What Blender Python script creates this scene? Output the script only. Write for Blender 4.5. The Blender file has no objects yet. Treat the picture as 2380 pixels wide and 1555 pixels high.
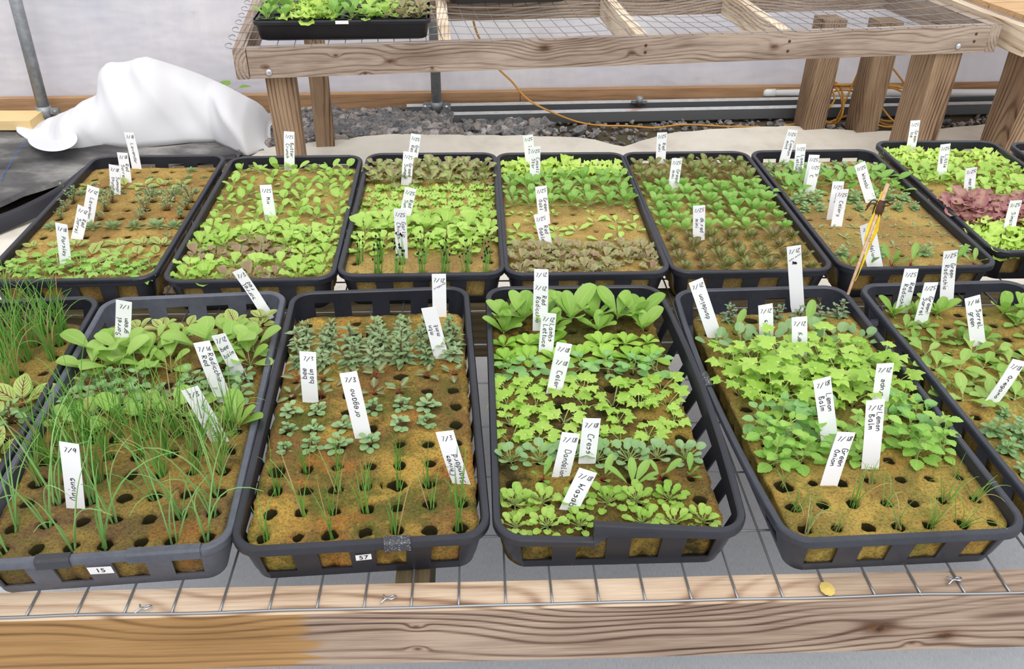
import bpy, bmesh, math, random
from mathutils import Vector, Matrix, noise
R = math.radians
scn = bpy.context.scene
C = scn.collection
rnd = random.Random(7)

# ------------------------------------------------------------ camera, world, light
F_PX = 1987.86; PITCH = 0.579106; ROLL = -0.0125135; ZR = 0.56; CH = 0.68696 + ZR
_c, _s, _cr, _sr = math.cos(PITCH), math.sin(PITCH), math.cos(ROLL), math.sin(ROLL)
_r, _u, FW = Vector((1, 0, 0)), Vector((0, _s, _c)), Vector((0, _c, -_s))
RT = _r*_cr - _u*_sr; UP = _r*_sr + _u*_cr
cam = bpy.data.objects.new('camera', bpy.data.cameras.new('camera')); C.objects.link(cam)
cam.data.sensor_width = 36; cam.data.lens = F_PX/2380*36
cam.data.clip_start = 0.02
M4 = Matrix((RT, UP, -FW)).transposed().to_4x4(); M4.translation = (0, 0, CH)
cam.matrix_world = M4
scn.camera = cam
scn.view_settings.view_transform = 'Standard'; scn.view_settings.look = 'None'
scn.view_settings.gamma = 1; scn.view_settings.use_curve_mapping = False
scn.view_settings.exposure = 0.42
w = bpy.data.worlds.new('world'); scn.world = w; w.use_nodes = True
wn = w.node_tree.nodes; wl = w.node_tree.links
bg = wn['Background']; bg.inputs[1].default_value = 1.0
tc = wn.new('ShaderNodeTexCoord'); sx = wn.new('ShaderNodeSeparateXYZ'); cr = wn.new('ShaderNodeValToRGB')
wl.new(tc.outputs['Generated'], sx.inputs[0]); wl.new(sx.outputs[2], cr.inputs[0]); wl.new(cr.outputs[0], bg.inputs[0])
cr.color_ramp.elements[0].position = 0.0; cr.color_ramp.elements[0].color = (0.78, 0.78, 0.82, 1)
cr.color_ramp.elements[1].position = 0.9; cr.color_ramp.elements[1].color = (1.0, 1.0, 1.04, 1)
sun = bpy.data.objects.new('sun', bpy.data.lights.new('sun', 'SUN')); C.objects.link(sun)
sun.data.energy = 1.35; sun.data.angle = R(50); sun.data.color = (1, 0.985, 0.95)
sun.rotation_euler = (R(30), R(10), 0)

def ray(x, y): return FW + RT*((x-1190)/F_PX) + UP*((777.5-y)/F_PX)
def at(x, y, z):
    d = ray(x, y); return Vector((0, 0, CH)) + d*((z-CH)/d.z)
def aty(x, y, Y):
    d = ray(x, y); return Vector((0, 0, CH)) + d*(Y/d.y)

# ------------------------------------------------------------ node helpers
class NT:
    def __init__(s, name):
        s.m = bpy.data.materials.new(name); s.m.use_nodes = True
        s.t = s.m.node_tree; s.n = s.t.nodes; s.l = s.t.links
        s.b = s.n['Principled BSDF']; s.out = s.n['Material Output']
        s.co = s.n.new('ShaderNodeTexCoord'); s.oi = None
    def link(s, a, b): s.l.new(a, b)
    def setin(s, sock, v):
        if hasattr(v, 'is_output') or isinstance(v, bpy.types.NodeSocket): s.l.new(v, sock)
        elif isinstance(v, tuple) and len(v) == 3 and sock.type == 'RGBA': sock.default_value = (*v, 1)
        else: sock.default_value = v
    def math(s, op, a, b=0.0, c=0.0, clamp=False):
        n = s.n.new('ShaderNodeMath'); n.operation = op; n.use_clamp = clamp
        s.setin(n.inputs[0], a); s.setin(n.inputs[1], b); s.setin(n.inputs[2], c); return n.outputs[0]
    def mapping(s, vec, scale=(1, 1, 1), loc=(0, 0, 0), rot=(0, 0, 0)):
        n = s.n.new('ShaderNodeMapping'); s.l.new(vec, n.inputs[0])
        n.inputs[3].default_value = scale; s.setin(n.inputs[1], loc); n.inputs[2].default_value = rot; return n.outputs[0]
    def noise(s, vec, scale=5, detail=3, rough=0.55, dist=0.0):
        n = s.n.new('ShaderNodeTexNoise'); s.l.new(vec, n.inputs['Vector']); n.inputs['Scale'].default_value = scale
        n.inputs['Detail'].default_value = detail; n.inputs['Roughness'].default_value = rough; n.inputs['Distortion'].default_value = dist
        return n.outputs['Fac']
    def ramp(s, fac, stops):
        n = s.n.new('ShaderNodeValToRGB'); s.setin(n.inputs[0], fac); r = n.color_ramp
        while len(r.elements) < len(stops): r.elements.new(0.5)
        for e, (p, c) in zip(r.elements, stops):
            e.position = p; e.color = (*c, 1) if not isinstance(c, (int, float)) else (c, c, c, 1)
        return n.outputs[0]
    def mix(s, fac, a, b, mode='MIX'):
        n = s.n.new('ShaderNodeMix'); n.data_type = 'RGBA'; n.blend_type = mode
        s.setin(n.inputs[0], fac); s.setin(n.inputs[6], a); s.setin(n.inputs[7], b); return n.outputs[2]
    def bump(s, h, strength=0.3, dist=0.002):
        n = s.n.new('ShaderNodeBump'); s.l.new(h, n.inputs['Height']); n.inputs['Strength'].default_value = strength
        n.inputs['Distance'].default_value = dist; s.l.new(n.outputs[0], s.b.inputs['Normal'])
    def rand(s):
        if not s.oi: s.oi = s.n.new('ShaderNodeObjectInfo')
        return s.oi.outputs['Random']
    def rvec(s):   # object coordinates shifted by a per-object random amount
        a = s.n.new('ShaderNodeCombineXYZ')
        r = s.math('MULTIPLY', s.rand(), 37.0); s.l.new(r, a.inputs[0]); s.l.new(s.math('MULTIPLY', r, 1.7), a.inputs[1]); s.l.new(r, a.inputs[2])
        v = s.n.new('ShaderNodeVectorMath'); v.operation = 'ADD'; s.l.new(s.co.outputs['Object'], v.inputs[0]); s.l.new(a.outputs[0], v.inputs[1])
        return v.outputs[0]
    def fin(s, col=None, rough=0.6, spec=0.4, metal=0.0):
        if col is not None: s.setin(s.b.inputs['Base Color'], col)
        s.setin(s.b.inputs['Roughness'], rough); s.b.inputs['Specular IOR Level'].default_value = spec
        s.b.inputs['Metallic'].default_value = metal; return s.m

def simple(name, col, rough=0.6, spec=0.4, metal=0.0):
    return NT(name).fin(col, rough, spec, metal)

def wood(name, stops, dark=0.6, knots=(), freq=62, fresh=None, mossy=False, seedv=0.0, sx=1.0):
    n = NT(name); o = n.co.outputs['Object']
    v = n.rvec() if not knots else o
    sep = n.n.new('ShaderNodeSeparateXYZ'); n.l.new(o, sep.inputs[0])
    sp2 = n.n.new('ShaderNodeSeparateXYZ'); n.l.new(v, sp2.inputs[0])
    warp = n.noise(n.mapping(v, (0.9*sx, 2, 2.5), (seedv, 0, 0)), 1.8, 2, 0.5)
    if knots: o1, o2 = n.math('ADD', sp2.outputs[1], 0.035), n.math('ADD', sp2.outputs[2], n.math('MULTIPLY', n.math('SUBTRACT', warp, 0.5), 0.16))
    else:
        dx_ = n.math('MULTIPLY', n.math('SUBTRACT', n.noise(n.mapping(v, (0.7*sx, 0.01, 0.01), (9, 0, 0)), 1.0, 2), 0.5), 0.30)
        rr_ = n.math('MULTIPLY', n.math('SUBTRACT', n.rand(), 0.5), 0.10)
        o1, o2 = n.math('ADD', n.math('ADD', sep.outputs[1], 0.04), rr_), n.math('ADD', sep.outputs[2], n.math('ADD', dx_, rr_))
    f = n.math('MULTIPLY', n.math('SQRT', n.math('ADD', n.math('MULTIPLY', o1, o1), n.math('MULTIPLY', o2, o2))), freq*1.3)
    f = n.math('ADD', f, n.math('MULTIPLY', warp, freq*0.03))
    kd = None
    for (kx, kz, kr) in knots:
        dx = n.math('MULTIPLY', n.math('SUBTRACT', sep.outputs[0], kx), 0.55/kr); dz = n.math('MULTIPLY', n.math('SUBTRACT', sep.outputs[2], kz), 1/kr)
        d2 = n.math('ADD', n.math('MULTIPLY', dx, dx), n.math('MULTIPLY', dz, dz))
        g = n.math('POWER', 2.718, n.math('MULTIPLY', d2, -0.32))
        f = n.math('ADD', f, n.math('MULTIPLY', g, 5.5))
        k = n.math('POWER', 2.718, n.math('MULTIPLY', d2, -1.7))
        kd = k if kd is None else n.math('MAXIMUM', kd, k)
    ring = n.math('ADD', n.math('MULTIPLY', n.math('SINE', f), 0.5), 0.5)
    amp = n.math('ADD', n.math('MULTIPLY', n.noise(n.mapping(v, (1.6, 14, 14), (3, 1, 2)), 1.0, 3, 0.6), 1.9), -0.45, clamp=True)
    fib = n.noise(n.mapping(v, (9, 260, 330)), 1.0, 3, 0.7)
    blot = n.noise(n.mapping(v, (3, 9, 12)), 1.0, 3, 0.6)
    fac = n.math('ADD', n.math('MULTIPLY', n.math('MULTIPLY', n.math('POWER', ring, 3.5), amp), dark), n.math('MULTIPLY', n.math('SUBTRACT', fib, 0.5), 0.9))
    fac = n.math('ADD', fac, n.math('MULTIPLY', n.math('SUBTRACT', blot, 0.36), 1.1), clamp=True)
    col = n.ramp(fac, stops)
    if fresh is not None:   # newer ochre wood where x is below a limit, ragged edge
        edge = n.math('ADD', sep.outputs[0], n.math('MULTIPLY', n.noise(n.mapping(o, (4, 1, 30)), 2, 3), -0.10))
        e = n.math('MULTIPLY', n.math('MULTIPLY', n.math('SUBTRACT', fresh, edge), 60, clamp=True), n.math('LESS_THAN', sep.outputs[2], 0.0435))
        col = n.mix(e, col, n.ramp(fac, [(0, (0.40, 0.235, 0.095)), (0.5, (0.27, 0.15, 0.055)), (1, (0.12, 0.06, 0.025))]))
    if kd is not None:
        col = n.mix(n.math('MULTIPLY', kd, 1.0, clamp=True), col, n.ramp(n.noise(o, 90, 3), [(0.3, (0.03, 0.015, 0.01)), (0.65, (0.14, 0.055, 0.018))]))
    if mossy:
        tp = n.math('MULTIPLY', n.math('GREATER_THAN', sep.outputs[2], 0.0435), n.math('MULTIPLY', n.math('SUBTRACT', 1.27, sep.outputs[0]), 8, clamp=True))
        col = n.mix(n.math('MULTIPLY', tp, 0.9), col, n.ramp(fac, [(0.0, (0.74, 0.60, 0.45)), (0.35, (0.58, 0.43, 0.30)), (0.8, (0.30, 0.18, 0.11)), (1, (0.15, 0.09, 0.05))]))
        mo = n.math('MULTIPLY', n.math('SUBTRACT', n.noise(n.mapping(o, (5, 40, 3)), 1, 4), 0.50), 5, clamp=True)
        back = n.math('MULTIPLY', n.math('ADD', sep.outputs[1], -0.014), 90, clamp=True)
        top = n.math('MULTIPLY', n.math('ADD', sep.outputs[2], -0.0445), 900, clamp=True)
        col = n.mix(n.math('MULTIPLY', n.math('MULTIPLY', mo, back), n.math('MULTIPLY', top, 0.8)), col, (0.16, 0.17, 0.05))
    hs = n.math('ADD', n.math('MULTIPLY', fib, 0.8), n.math('MULTIPLY', ring, -0.35))
    n.bump(hs, 0.55, 0.0015)
    return n.fin(col, 0.82, 0.2)

GREYW = [(0.0, (0.43, 0.345, 0.275)), (0.35, (0.26, 0.195, 0.148)), (0.7, (0.125, 0.082, 0.058)), (1, (0.06, 0.036, 0.024))]
PALEW = [(0.0, (0.80, 0.68, 0.52)), (0.4, (0.60, 0.46, 0.32)), (0.75, (0.30, 0.20, 0.12)), (1, (0.13, 0.08, 0.05))]
LEGW = [(0.0, (0.33, 0.23, 0.145)), (0.4, (0.20, 0.125, 0.075)), (0.75, (0.085, 0.048, 0.028)), (1, (0.04, 0.022, 0.014))]
DARKW = [(0.0, (0.11, 0.085, 0.045)), (0.5, (0.055, 0.042, 0.022)), (1, (0.02, 0.015, 0.01))]
M = {}
M['beam_front'] = wood('beam_front_wood', [(0.0, (0.42, 0.32, 0.24)), (0.35, (0.255, 0.18, 0.13)), (0.7, (0.115, 0.07, 0.047)), (1, (0.04, 0.024, 0.017))], 0.8, knots=((1.255, -0.006, 0.014), (1.335, -0.020, 0.012), (1.30, -0.032, 0.004), (0.735, 0.018, 0.0035), (0.735, -0.02, 0.0035), (0.15, -0.03, 0.004)), freq=430, fresh=0.575, mossy=True)
M['beam_rear'] = wood('beam_rear_wood', GREYW, 0.55, knots=((0.265, 0.018, 0.006), (0.43, -0.005, 0.010), (0.56, -0.03, 0.005), (1.21, -0.006, 0.008), (1.70, 0.0, 0.011), (0.35, -0.04, 0.006), (0.05, -0.01, 0.006), (0.92, 0.02, 0.016)), freq=420)
M['wood_grey'] = wood('weathered_wood', GREYW, 0.7, freq=420)
M['wood_pale'] = wood('bleached_wood', PALEW, 0.8, freq=520)
M['wood_leg'] = wood('leg_wood', LEGW, 0.8, freq=430)
M['wood_dark'] = wood('wet_dark_wood', DARKW, 0.5, freq=400)
M['wood_base'] = wood('baseboard_wood', [(0, (0.46, 0.28, 0.15)), (0.45, (0.33, 0.19, 0.10)), (0.8, (0.18, 0.095, 0.05)), (1, (0.12, 0.05, 0.02))], 0.35, freq=200)
M['wood_yellow'] = wood('new_yellow_wood', [(0, (0.74, 0.55, 0.28)), (0.5, (0.66, 0.46, 0.20)), (1, (0.40, 0.24, 0.08))], 0.3, freq=200)
M['wood_top'] = wood('boards_wood', [(0, (0.62, 0.42, 0.23)), (0.45, (0.45, 0.28, 0.14)), (1, (0.16, 0.09, 0.045))], 0.5, freq=380)

def mk_plastic(name, c0, c1, rough=0.42):
    n = NT(name); v = n.rvec()
    f = n.noise(v, 9, 4, 0.65); g = n.noise(v, 160, 2)
    f = n.math('ADD', n.math('MULTIPLY', f, 0.8), n.math('MULTIPLY', g, 0.2))
    sc = n.noise(n.mapping(v, (1, 1, 30)), 22, 4, 0.7)
    col = n.ramp(f, [(0.3, c0), (0.72, c1)])
    lt = tuple(min(1, x*2.0+0.02) for x in c1)
    col = n.mix(n.math('MULTIPLY', n.math('SUBTRACT', sc, 0.66), 3, clamp=True), col, lt)
    n.bump(g, 0.15, 0.0006)
    return n.fin(col, rough, 0.5)
M['tray_dark'] = mk_plastic('dark_tray_plastic', (0.008, 0.009, 0.013), (0.020, 0.021, 0.031))
M['tray_mid'] = mk_plastic('faded_tray_plastic', (0.014, 0.016, 0.023), (0.042, 0.046, 0.062))
M['tray_grey'] = mk_plastic('weathered_grey_tray_plastic', (0.045, 0.050, 0.062), (0.11, 0.12, 0.15), 0.5)
M['tray_black'] = mk_plastic('black_plug_plastic', (0.006, 0.006, 0.008), (0.012, 0.012, 0.016), 0.35)

def mk_foam(name, base, green, orange, brown, dark, amt_g=0.5, amt_d=0.45, hole=0.0):
    n = NT(name); v = n.rvec()
    a = n.noise(v, 8, 5, 0.62, 0.6); b = n.noise(v, 16, 4, 0.65, 0.5); c = n.noise(v, 14, 5, 0.7); d = n.noise(v, 330, 4, 0.75); e = n.noise(v, 70, 4, 0.7)
    col = n.mix(n.ramp(a, [(0.44, 0), (0.56, 1)]), base, brown)
    col = n.mix(n.ramp(b, [(0.62-0.28*amt_g, 0), (0.80-0.28*amt_g, 0.9)]), col, green)
    col = n.mix(n.ramp(n.noise(n.mapping(v, (1, 1, 1), (3, 9, 1)), 12, 4, 0.6), [(0.55, 0), (0.70, 0.75)]), col, orange)
    col = n.mix(n.ramp(n.math('ADD', n.math('MULTIPLY', c, 0.75), n.math('MULTIPLY', e, 0.25)), [(0.72-0.3*amt_d, 0), (0.84-0.3*amt_d, 0.85)]), col, dark)
    col = n.mix(n.ramp(d, [(0.36, 0.65), (0.53, 0)]), col, dark, 'MIX')
    col = n.mix(n.ramp(e, [(0.6, 0), (0.75, 0.4)]), col, tuple(min(1, x*1.6) for x in base))
    n.bump(n.math('ADD', n.math('MULTIPLY', d, 0.7), e), 0.8, 0.0028)
    return n.fin(col, 0.95, 0.08)
OC = (0.44, 0.28, 0.062)
M['foam_57'] = mk_foam('mossy_foam_orange', OC, (0.10, 0.11, 0.025), (0.40, 0.16, 0.035), (0.21, 0.12, 0.04), (0.035, 0.026, 0.012), 0.66, 0.55)
M['foam_15'] = mk_foam('mossy_foam_olive_brown', (0.30, 0.21, 0.055), (0.13, 0.12, 0.03), (0.30, 0.125, 0.035), (0.155, 0.095, 0.045), (0.035, 0.024, 0.014), 0.5, 0.6)
M['foam_c'] = mk_foam('dark_mossy_foam', (0.27, 0.185, 0.04), (0.085, 0.082, 0.02), (0.25, 0.13, 0.035), (0.13, 0.085, 0.03), (0.020, 0.018, 0.010), 0.5, 0.75)
M['foam_d'] = mk_foam('ochre_foam', (0.43, 0.30, 0.075), (0.21, 0.185, 0.045), (0.36, 0.20, 0.05), (0.24, 0.155, 0.045), (0.05, 0.04, 0.014), 0.6, 0.40)
M['foam_g'] = mk_foam('smooth_ochre_foam', (0.44, 0.31, 0.10), (0.27, 0.225, 0.06), (0.37, 0.23, 0.07), (0.31, 0.20, 0.075), (0.09, 0.07, 0.02), 0.35, 0.08)
M['foam_g1'] = mk_foam('tan_foam', (0.42, 0.28, 0.085), (0.25, 0.195, 0.055), (0.40, 0.19, 0.06), (0.28, 0.175, 0.06), (0.10, 0.07, 0.02), 0.3, 0.08)

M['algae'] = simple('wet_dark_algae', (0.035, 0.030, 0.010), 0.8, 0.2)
M['tag'] = simple('white_tag_plastic', (0.90, 0.91, 0.94), 0.35, 0.4)
M['ink'] = simple('black_ink', (0.015, 0.013, 0.02), 0.5, 0.2)
M['ink_soft'] = simple('faded_ink', (0.10, 0.09, 0.12), 0.6, 0.2)
M['ink_red'] = simple('red_ink', (0.75, 0.16, 0.12), 0.6, 0.2)
M['wire'] = simple('galvanised_wire', (0.30, 0.31, 0.32), 0.42, 0.5, 0.75)
M['steel'] = NT('galvanised_steel'); _n = M['steel']; _v = _n.rvec()
M['steel'] = _n.fin(_n.ramp(_n.noise(_v, 30, 4, 0.7), [(0.3, (0.20, 0.215, 0.225)), (0.7, (0.36, 0.38, 0.39))]), 0.5, 0.5, 0.55)
_n = NT('dull_steel_channel'); _v = _n.rvec()
_col = _n.ramp(_n.noise(_v, 40, 4, 0.7), [(0.3, (0.42, 0.43, 0.43)), (0.7, (0.60, 0.61, 0.61))])
_col = _n.mix(_n.ramp(_n.noise(_n.mapping(_v, (2.2, 6, 6)), 1.5, 3), [(0.62, 0), (0.68, 0.8)]), _col, (0.30, 0.10, 0.04))
M['channel'] = _n.fin(_col, 0.6, 0.5, 0.0)
M['bolt'] = simple('bolt_steel', (0.55, 0.57, 0.60), 0.35, 0.5, 0.8)
M['rust'] = simple('rusty_nail', (0.10, 0.045, 0.03), 0.8, 0.2)
M['pvc'] = simple('white_pvc', (0.78, 0.79, 0.78), 0.35, 0.5)
M['cable'] = simple('orange_cable', (0.55, 0.27, 0.05), 0.5, 0.4)
M['tape'] = NT('silver_tape'); _n = M['tape']
M['tape'] = _n.fin(_n.ramp(_n.noise(_n.mapping(_n.rvec(), (1, 1, 1)), 420, 3, 0.7), [(0.54, (0.025, 0.026, 0.032)), (0.68, (0.35, 0.36, 0.40))]), 0.35, 0.5)
M['tape_black'] = simple('black_tape', (0.025, 0.026, 0.032), 0.35, 0.5)
M['sticker'] = simple('paper_sticker', (0.85, 0.85, 0.84), 0.6, 0.2)
M['skewer'] = wood('skewer_wood', [(0, (0.62, 0.42, 0.26)), (0.5, (0.46, 0.29, 0.17)), (1, (0.25, 0.15, 0.09))], 0.3, freq=300)
M['brown'] = simple('dark_brown_binding', (0.075, 0.035, 0.022), 0.8, 0.2)
M['petal'] = simple('yellow_petal', (0.62, 0.47, 0.14), 0.7, 0.2)
M['hole'] = simple('black_seed_tip', (0.01, 0.01, 0.012), 0.7, 0.2)  # plain black of the garlic chive seed tips
M['soilplug'] = simple('dark_peat', (0.03, 0.02, 0.014), 0.95, 0.1)
M['blue'] = simple('blue_thread', (0.05, 0.16, 0.5), 0.7, 0.2)
M['darkthread'] = simple('dark_thread', (0.12, 0.13, 0.14), 0.7, 0.2)
def transl(n, col, fac, rough=0.6):
    t = n.n.new('ShaderNodeBsdfTranslucent'); n.setin(t.inputs[0], col)
    mx = n.n.new('ShaderNodeMixShader'); mx.inputs[0].default_value = fac
    n.l.new(n.b.outputs[0], mx.inputs[1]); n.l.new(t.outputs[0], mx.inputs[2]); n.l.new(mx.outputs[0], n.out.inputs[0])
_n = NT('yellow_strip'); _c2 = _n.ramp(_n.noise(_n.rvec(), 60, 3), [(0.35, (0.70, 0.45, 0.01)), (0.65, (0.85, 0.68, 0.03))])
_n.fin(_c2, 0.5, 0.3); transl(_n, _c2, 0.3); M['yellow'] = _n.m
_n = NT('white_frost_cloth'); _f = _n.noise(_n.co.outputs['Object'], 500, 2)
_n.bump(_f, 0.15, 0.001); _n.fin((0.80, 0.80, 0.815), 0.85, 0.1); transl(_n, (0.80, 0.80, 0.815), 0.2); M['cloth'] = _n.m
# wall sheet: milky plastic film
_n = NT('milky_plastic_sheet'); _v = _n.co.outputs['Object']
_f = _n.math('ADD', _n.math('MULTIPLY', _n.noise(_v, 1.3, 4, 0.6), 0.7), _n.math('MULTIPLY', _n.noise(_n.mapping(_v, (6, 1, 2)), 2.5, 4, 0.65), 0.3))
_col = _n.ramp(_f, [(0.34, (0.60, 0.60, 0.66)), (0.52, (0.70, 0.68, 0.71)), (0.68, (0.82, 0.80, 0.80))])
_col = _n.mix(_n.ramp(_n.noise(_n.mapping(_v, (5, 1, 14)), 1.0, 4, 0.6), [(0.66, 0), (0.75, 0.35)]), _col, (0.42, 0.40, 0.36))
_n.bump(_n.noise(_n.mapping(_v, (1, 1, 2.2)), 2.5, 3), 0.4, 0.05)
_n.fin(_col, 0.35, 0.4); transl(_n, _col, 0.35); M['film'] = _n.m
M['web'] = simple('steel_web_shade', (0.10, 0.105, 0.11), 0.6, 0.4)  # same steel as the flanges, its shade painted in as a darker colour
# ground
_n = NT('damp_soil'); _v = _n.co.outputs['Object']
_col = _n.ramp(_n.noise(_v, 6, 6, 0.7), [(0.3, (0.045, 0.036, 0.022)), (0.55, (0.13, 0.105, 0.07)), (0.75, (0.10, 0.10, 0.03))])
_n.bump(_n.noise(_v, 60, 5, 0.7), 0.8, 0.02); M['soil'] = _n.fin(_col, 0.95, 0.1)
_n = NT('dark_landscape_fabric'); _v = _n.co.outputs['Object']
_col = _n.ramp(_n.noise(_n.mapping(_v, (1, 1.6, 1)), 2.6, 6, 0.62), [(0.34, (0.03, 0.03, 0.033)), (0.52, (0.11, 0.106, 0.103)), (0.68, (0.30, 0.29, 0.275))])
_n.bump(_n.noise(_v, 260, 2), 0.3, 0.002); M['fab_dark'] = _n.fin(_col, 0.75, 0.25)
_n = NT('pale_ground_fabric'); _v = _n.co.outputs['Object']
_sp = _n.n.new('ShaderNodeSeparateXYZ'); _n.l.new(_v, _sp.inputs[0])
_ru = _n.noise(_n.mapping(_v, (520, 90, 1)), 1, 2); _rv = _n.noise(_v, 3, 5, 0.65)
_col = _n.ramp(_rv, [(0.3, (0.50, 0.46, 0.39)), (0.5, (0.66, 0.62, 0.53)), (0.75, (0.75, 0.71, 0.62))])
_near = _n.math('MULTIPLY', _n.math('SUBTRACT', 2.2, _sp.outputs[1]), 1.2, clamp=True)
_cg = _n.ramp(_n.math('ADD', _n.math('MULTIPLY', _ru, 0.6), _n.math('MULTIPLY', _rv, 0.4)), [(0.22, (0.42, 0.43, 0.455)), (0.5, (0.56, 0.58, 0.61)), (0.78, (0.68, 0.70, 0.73))])
_col = _n.mix(_near, _col, _cg)
_col = _n.mix(_n.ramp(_n.noise(_n.mapping(_v, (2, 4, 1), (1.3, 0, 0)), 1.6, 4), [(0.66, 0), (0.74, 0.7)]), _col, (0.10, 0.085, 0.06))
_n.bump(_ru, 0.3, 0.001); M['fab_pale'] = _n.fin(_col, 0.85, 0.2)
_n = NT('grey_gravel'); _v = _n.co.outputs['Object']
_vo = _n.n.new('ShaderNodeTexVoronoi'); _n.l.new(_v, _vo.inputs['Vector']); _vo.inputs['Scale'].default_value = 28
_hs = _n.n.new('ShaderNodeSeparateColor'); _n.l.new(_vo.outputs['Color'], _hs.inputs[0])
_col = _n.ramp(_hs.outputs[0], [(0.0, (0.035, 0.037, 0.04)), (0.35, (0.09, 0.09, 0.09)), (0.62, (0.19, 0.165, 0.145)), (0.85, (0.33, 0.25, 0.20)), (1, (0.46, 0.44, 0.42))])
M['gravel'] = _n.fin(_n.mix(0.35, _col, _n.ramp(_n.noise(_v, 120, 3), [(0.3, 0.08), (0.7, 0.5)])), 0.8, 0.3)

def leaf_mat(name, c1, c2, vein=None, veinw=0.16, tr=0.35, edge=None, rough=0.42):
    n = NT(name)
    uv = n.n.new('ShaderNodeUVMap'); uv.uv_map = 'uv'
    sep = n.n.new('ShaderNodeSeparateXYZ'); n.l.new(uv.outputs[0], sep.inputs[0])
    u = n.math('ABSOLUTE', sep.outputs[0]); t = sep.outputs[1]
    f = n.math('ADD', n.math('MULTIPLY', n.rand(), 0.6), n.math('MULTIPLY', n.noise(n.rvec(), 45, 2), 0.4))
    col = n.ramp(f, [(0.15, c1), (0.85, c2)])
    if edge: col = n.mix(n.ramp(n.math('ADD', n.math('MULTIPLY', n.noise(n.rvec(), 60, 2), 0.8), n.math('MULTIPLY', u, 0.35)), [(0.45, 0), (0.7, 1)]), col, edge)
    mid = n.math('LESS_THAN', n.math('ADD', u, n.math('MULTIPLY', t, veinw*0.35)), veinw*0.55 if vein else 0.07)
    sv = n.math('FRACT', n.math('ADD', n.math('MULTIPLY', t, 6.0), n.math('MULTIPLY', u, -2.6)))
    if vein:
        side = n.math('LESS_THAN', n.math('ABSOLUTE', n.math('SUBTRACT', sv, 0.5)), n.math('SUBTRACT', veinw, n.math('MULTIPLY', u, veinw*0.8)))
        side = n.math('MULTIPLY', side, n.math('LESS_THAN', u, 0.84))
        col = n.mix(n.math('MAXIMUM', mid, side), col, vein)
    else:
        lt = tuple(min(1, x*1.25+0.02) for x in c2)
        col = n.mix(n.math('MULTIPLY', mid, 0.6), col, lt)
    n.bump(sv, 0.12, 0.0008)
    n.fin(col, rough, 0.35); transl(n, col, tr)
    return n.m
LM = {}
def L(name, *a, **k): LM[name] = leaf_mat(name+'_leaf', *a, **k)
L('lime', (0.34, 0.55, 0.085), (0.52, 0.73, 0.18))
L('frill', (0.46, 0.67, 0.10), (0.64, 0.83, 0.21))
L('butter', (0.30, 0.52, 0.08), (0.46, 0.68, 0.16))
L('green', (0.21, 0.42, 0.07), (0.34, 0.57, 0.14))
L('mid', (0.18, 0.36, 0.05), (0.29, 0.48, 0.10))
L('rad', (0.25, 0.46, 0.07), (0.38, 0.59, 0.13))
L('sorrel', (0.27, 0.47, 0.08), (0.40, 0.58, 0.15))
L('bronze', (0.33, 0.46, 0.11), (0.42, 0.54, 0.17), edge=(0.33, 0.27, 0.15))
L('purple', (0.32, 0.17, 0.13), (0.40, 0.27, 0.17), edge=(0.34, 0.34, 0.15))
L('redoak', (0.38, 0.30, 0.17), (0.34, 0.19, 0.14), edge=(0.38, 0.42, 0.17))
L('merlot', (0.48, 0.25, 0.21), (0.50, 0.34, 0.22), edge=(0.42, 0.17, 0.19))
L('olive', (0.19, 0.30, 0.06), (0.29, 0.40, 0.11), edge=(0.25, 0.19, 0.08))
L('darkmini', (0.17, 0.26, 0.05), (0.26, 0.30, 0.09), edge=(0.19, 0.12, 0.06))
L('herb', (0.24, 0.36, 0.16), (0.36, 0.48, 0.25))
L('oreg', (0.25, 0.42, 0.17), (0.38, 0.55, 0.27))
L('bluegreen', (0.19, 0.30, 0.16), (0.29, 0.41, 0.24))
L('bee', (0.23, 0.36, 0.12), (0.33, 0.44, 0.19), edge=(0.22, 0.17, 0.09))
L('cress', (0.22, 0.40, 0.15), (0.33, 0.50, 0.23))
L('balm', (0.25, 0.50, 0.08), (0.40, 0.63, 0.14))
L('celery', (0.30, 0.53, 0.06), (0.48, 0.69, 0.14))
L('drupe', (0.22, 0.47, 0.12), (0.32, 0.56, 0.20))
L('wasabi', (0.28, 0.50, 0.07), (0.44, 0.62, 0.14))
L('lambs', (0.27, 0.52, 0.055), (0.43, 0.68, 0.11))
L('sage', (0.20, 0.33, 0.13), (0.30, 0.44, 0.20))
L('dand', (0.20, 0.42, 0.07), (0.33, 0.52, 0.12))
L('vein', (0.40, 0.55, 0.13), (0.55, 0.68, 0.22), vein=(0.16, 0.03, 0.028), veinw=0.15)
L('chive', (0.13, 0.34, 0.05), (0.25, 0.48, 0.10), tr=0.2)
L('onion', (0.18, 0.40, 0.10), (0.30, 0.52, 0.17), tr=0.2)
L('redstem', (0.30, 0.02, 0.03), (0.42, 0.05, 0.06))
L('palestem', (0.40, 0.52, 0.16), (0.52, 0.60, 0.25))
L('brownstem', (0.16, 0.10, 0.05), (0.24, 0.14, 0.07))
L('dry', (0.50, 0.38, 0.12), (0.62, 0.55, 0.28))

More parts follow.
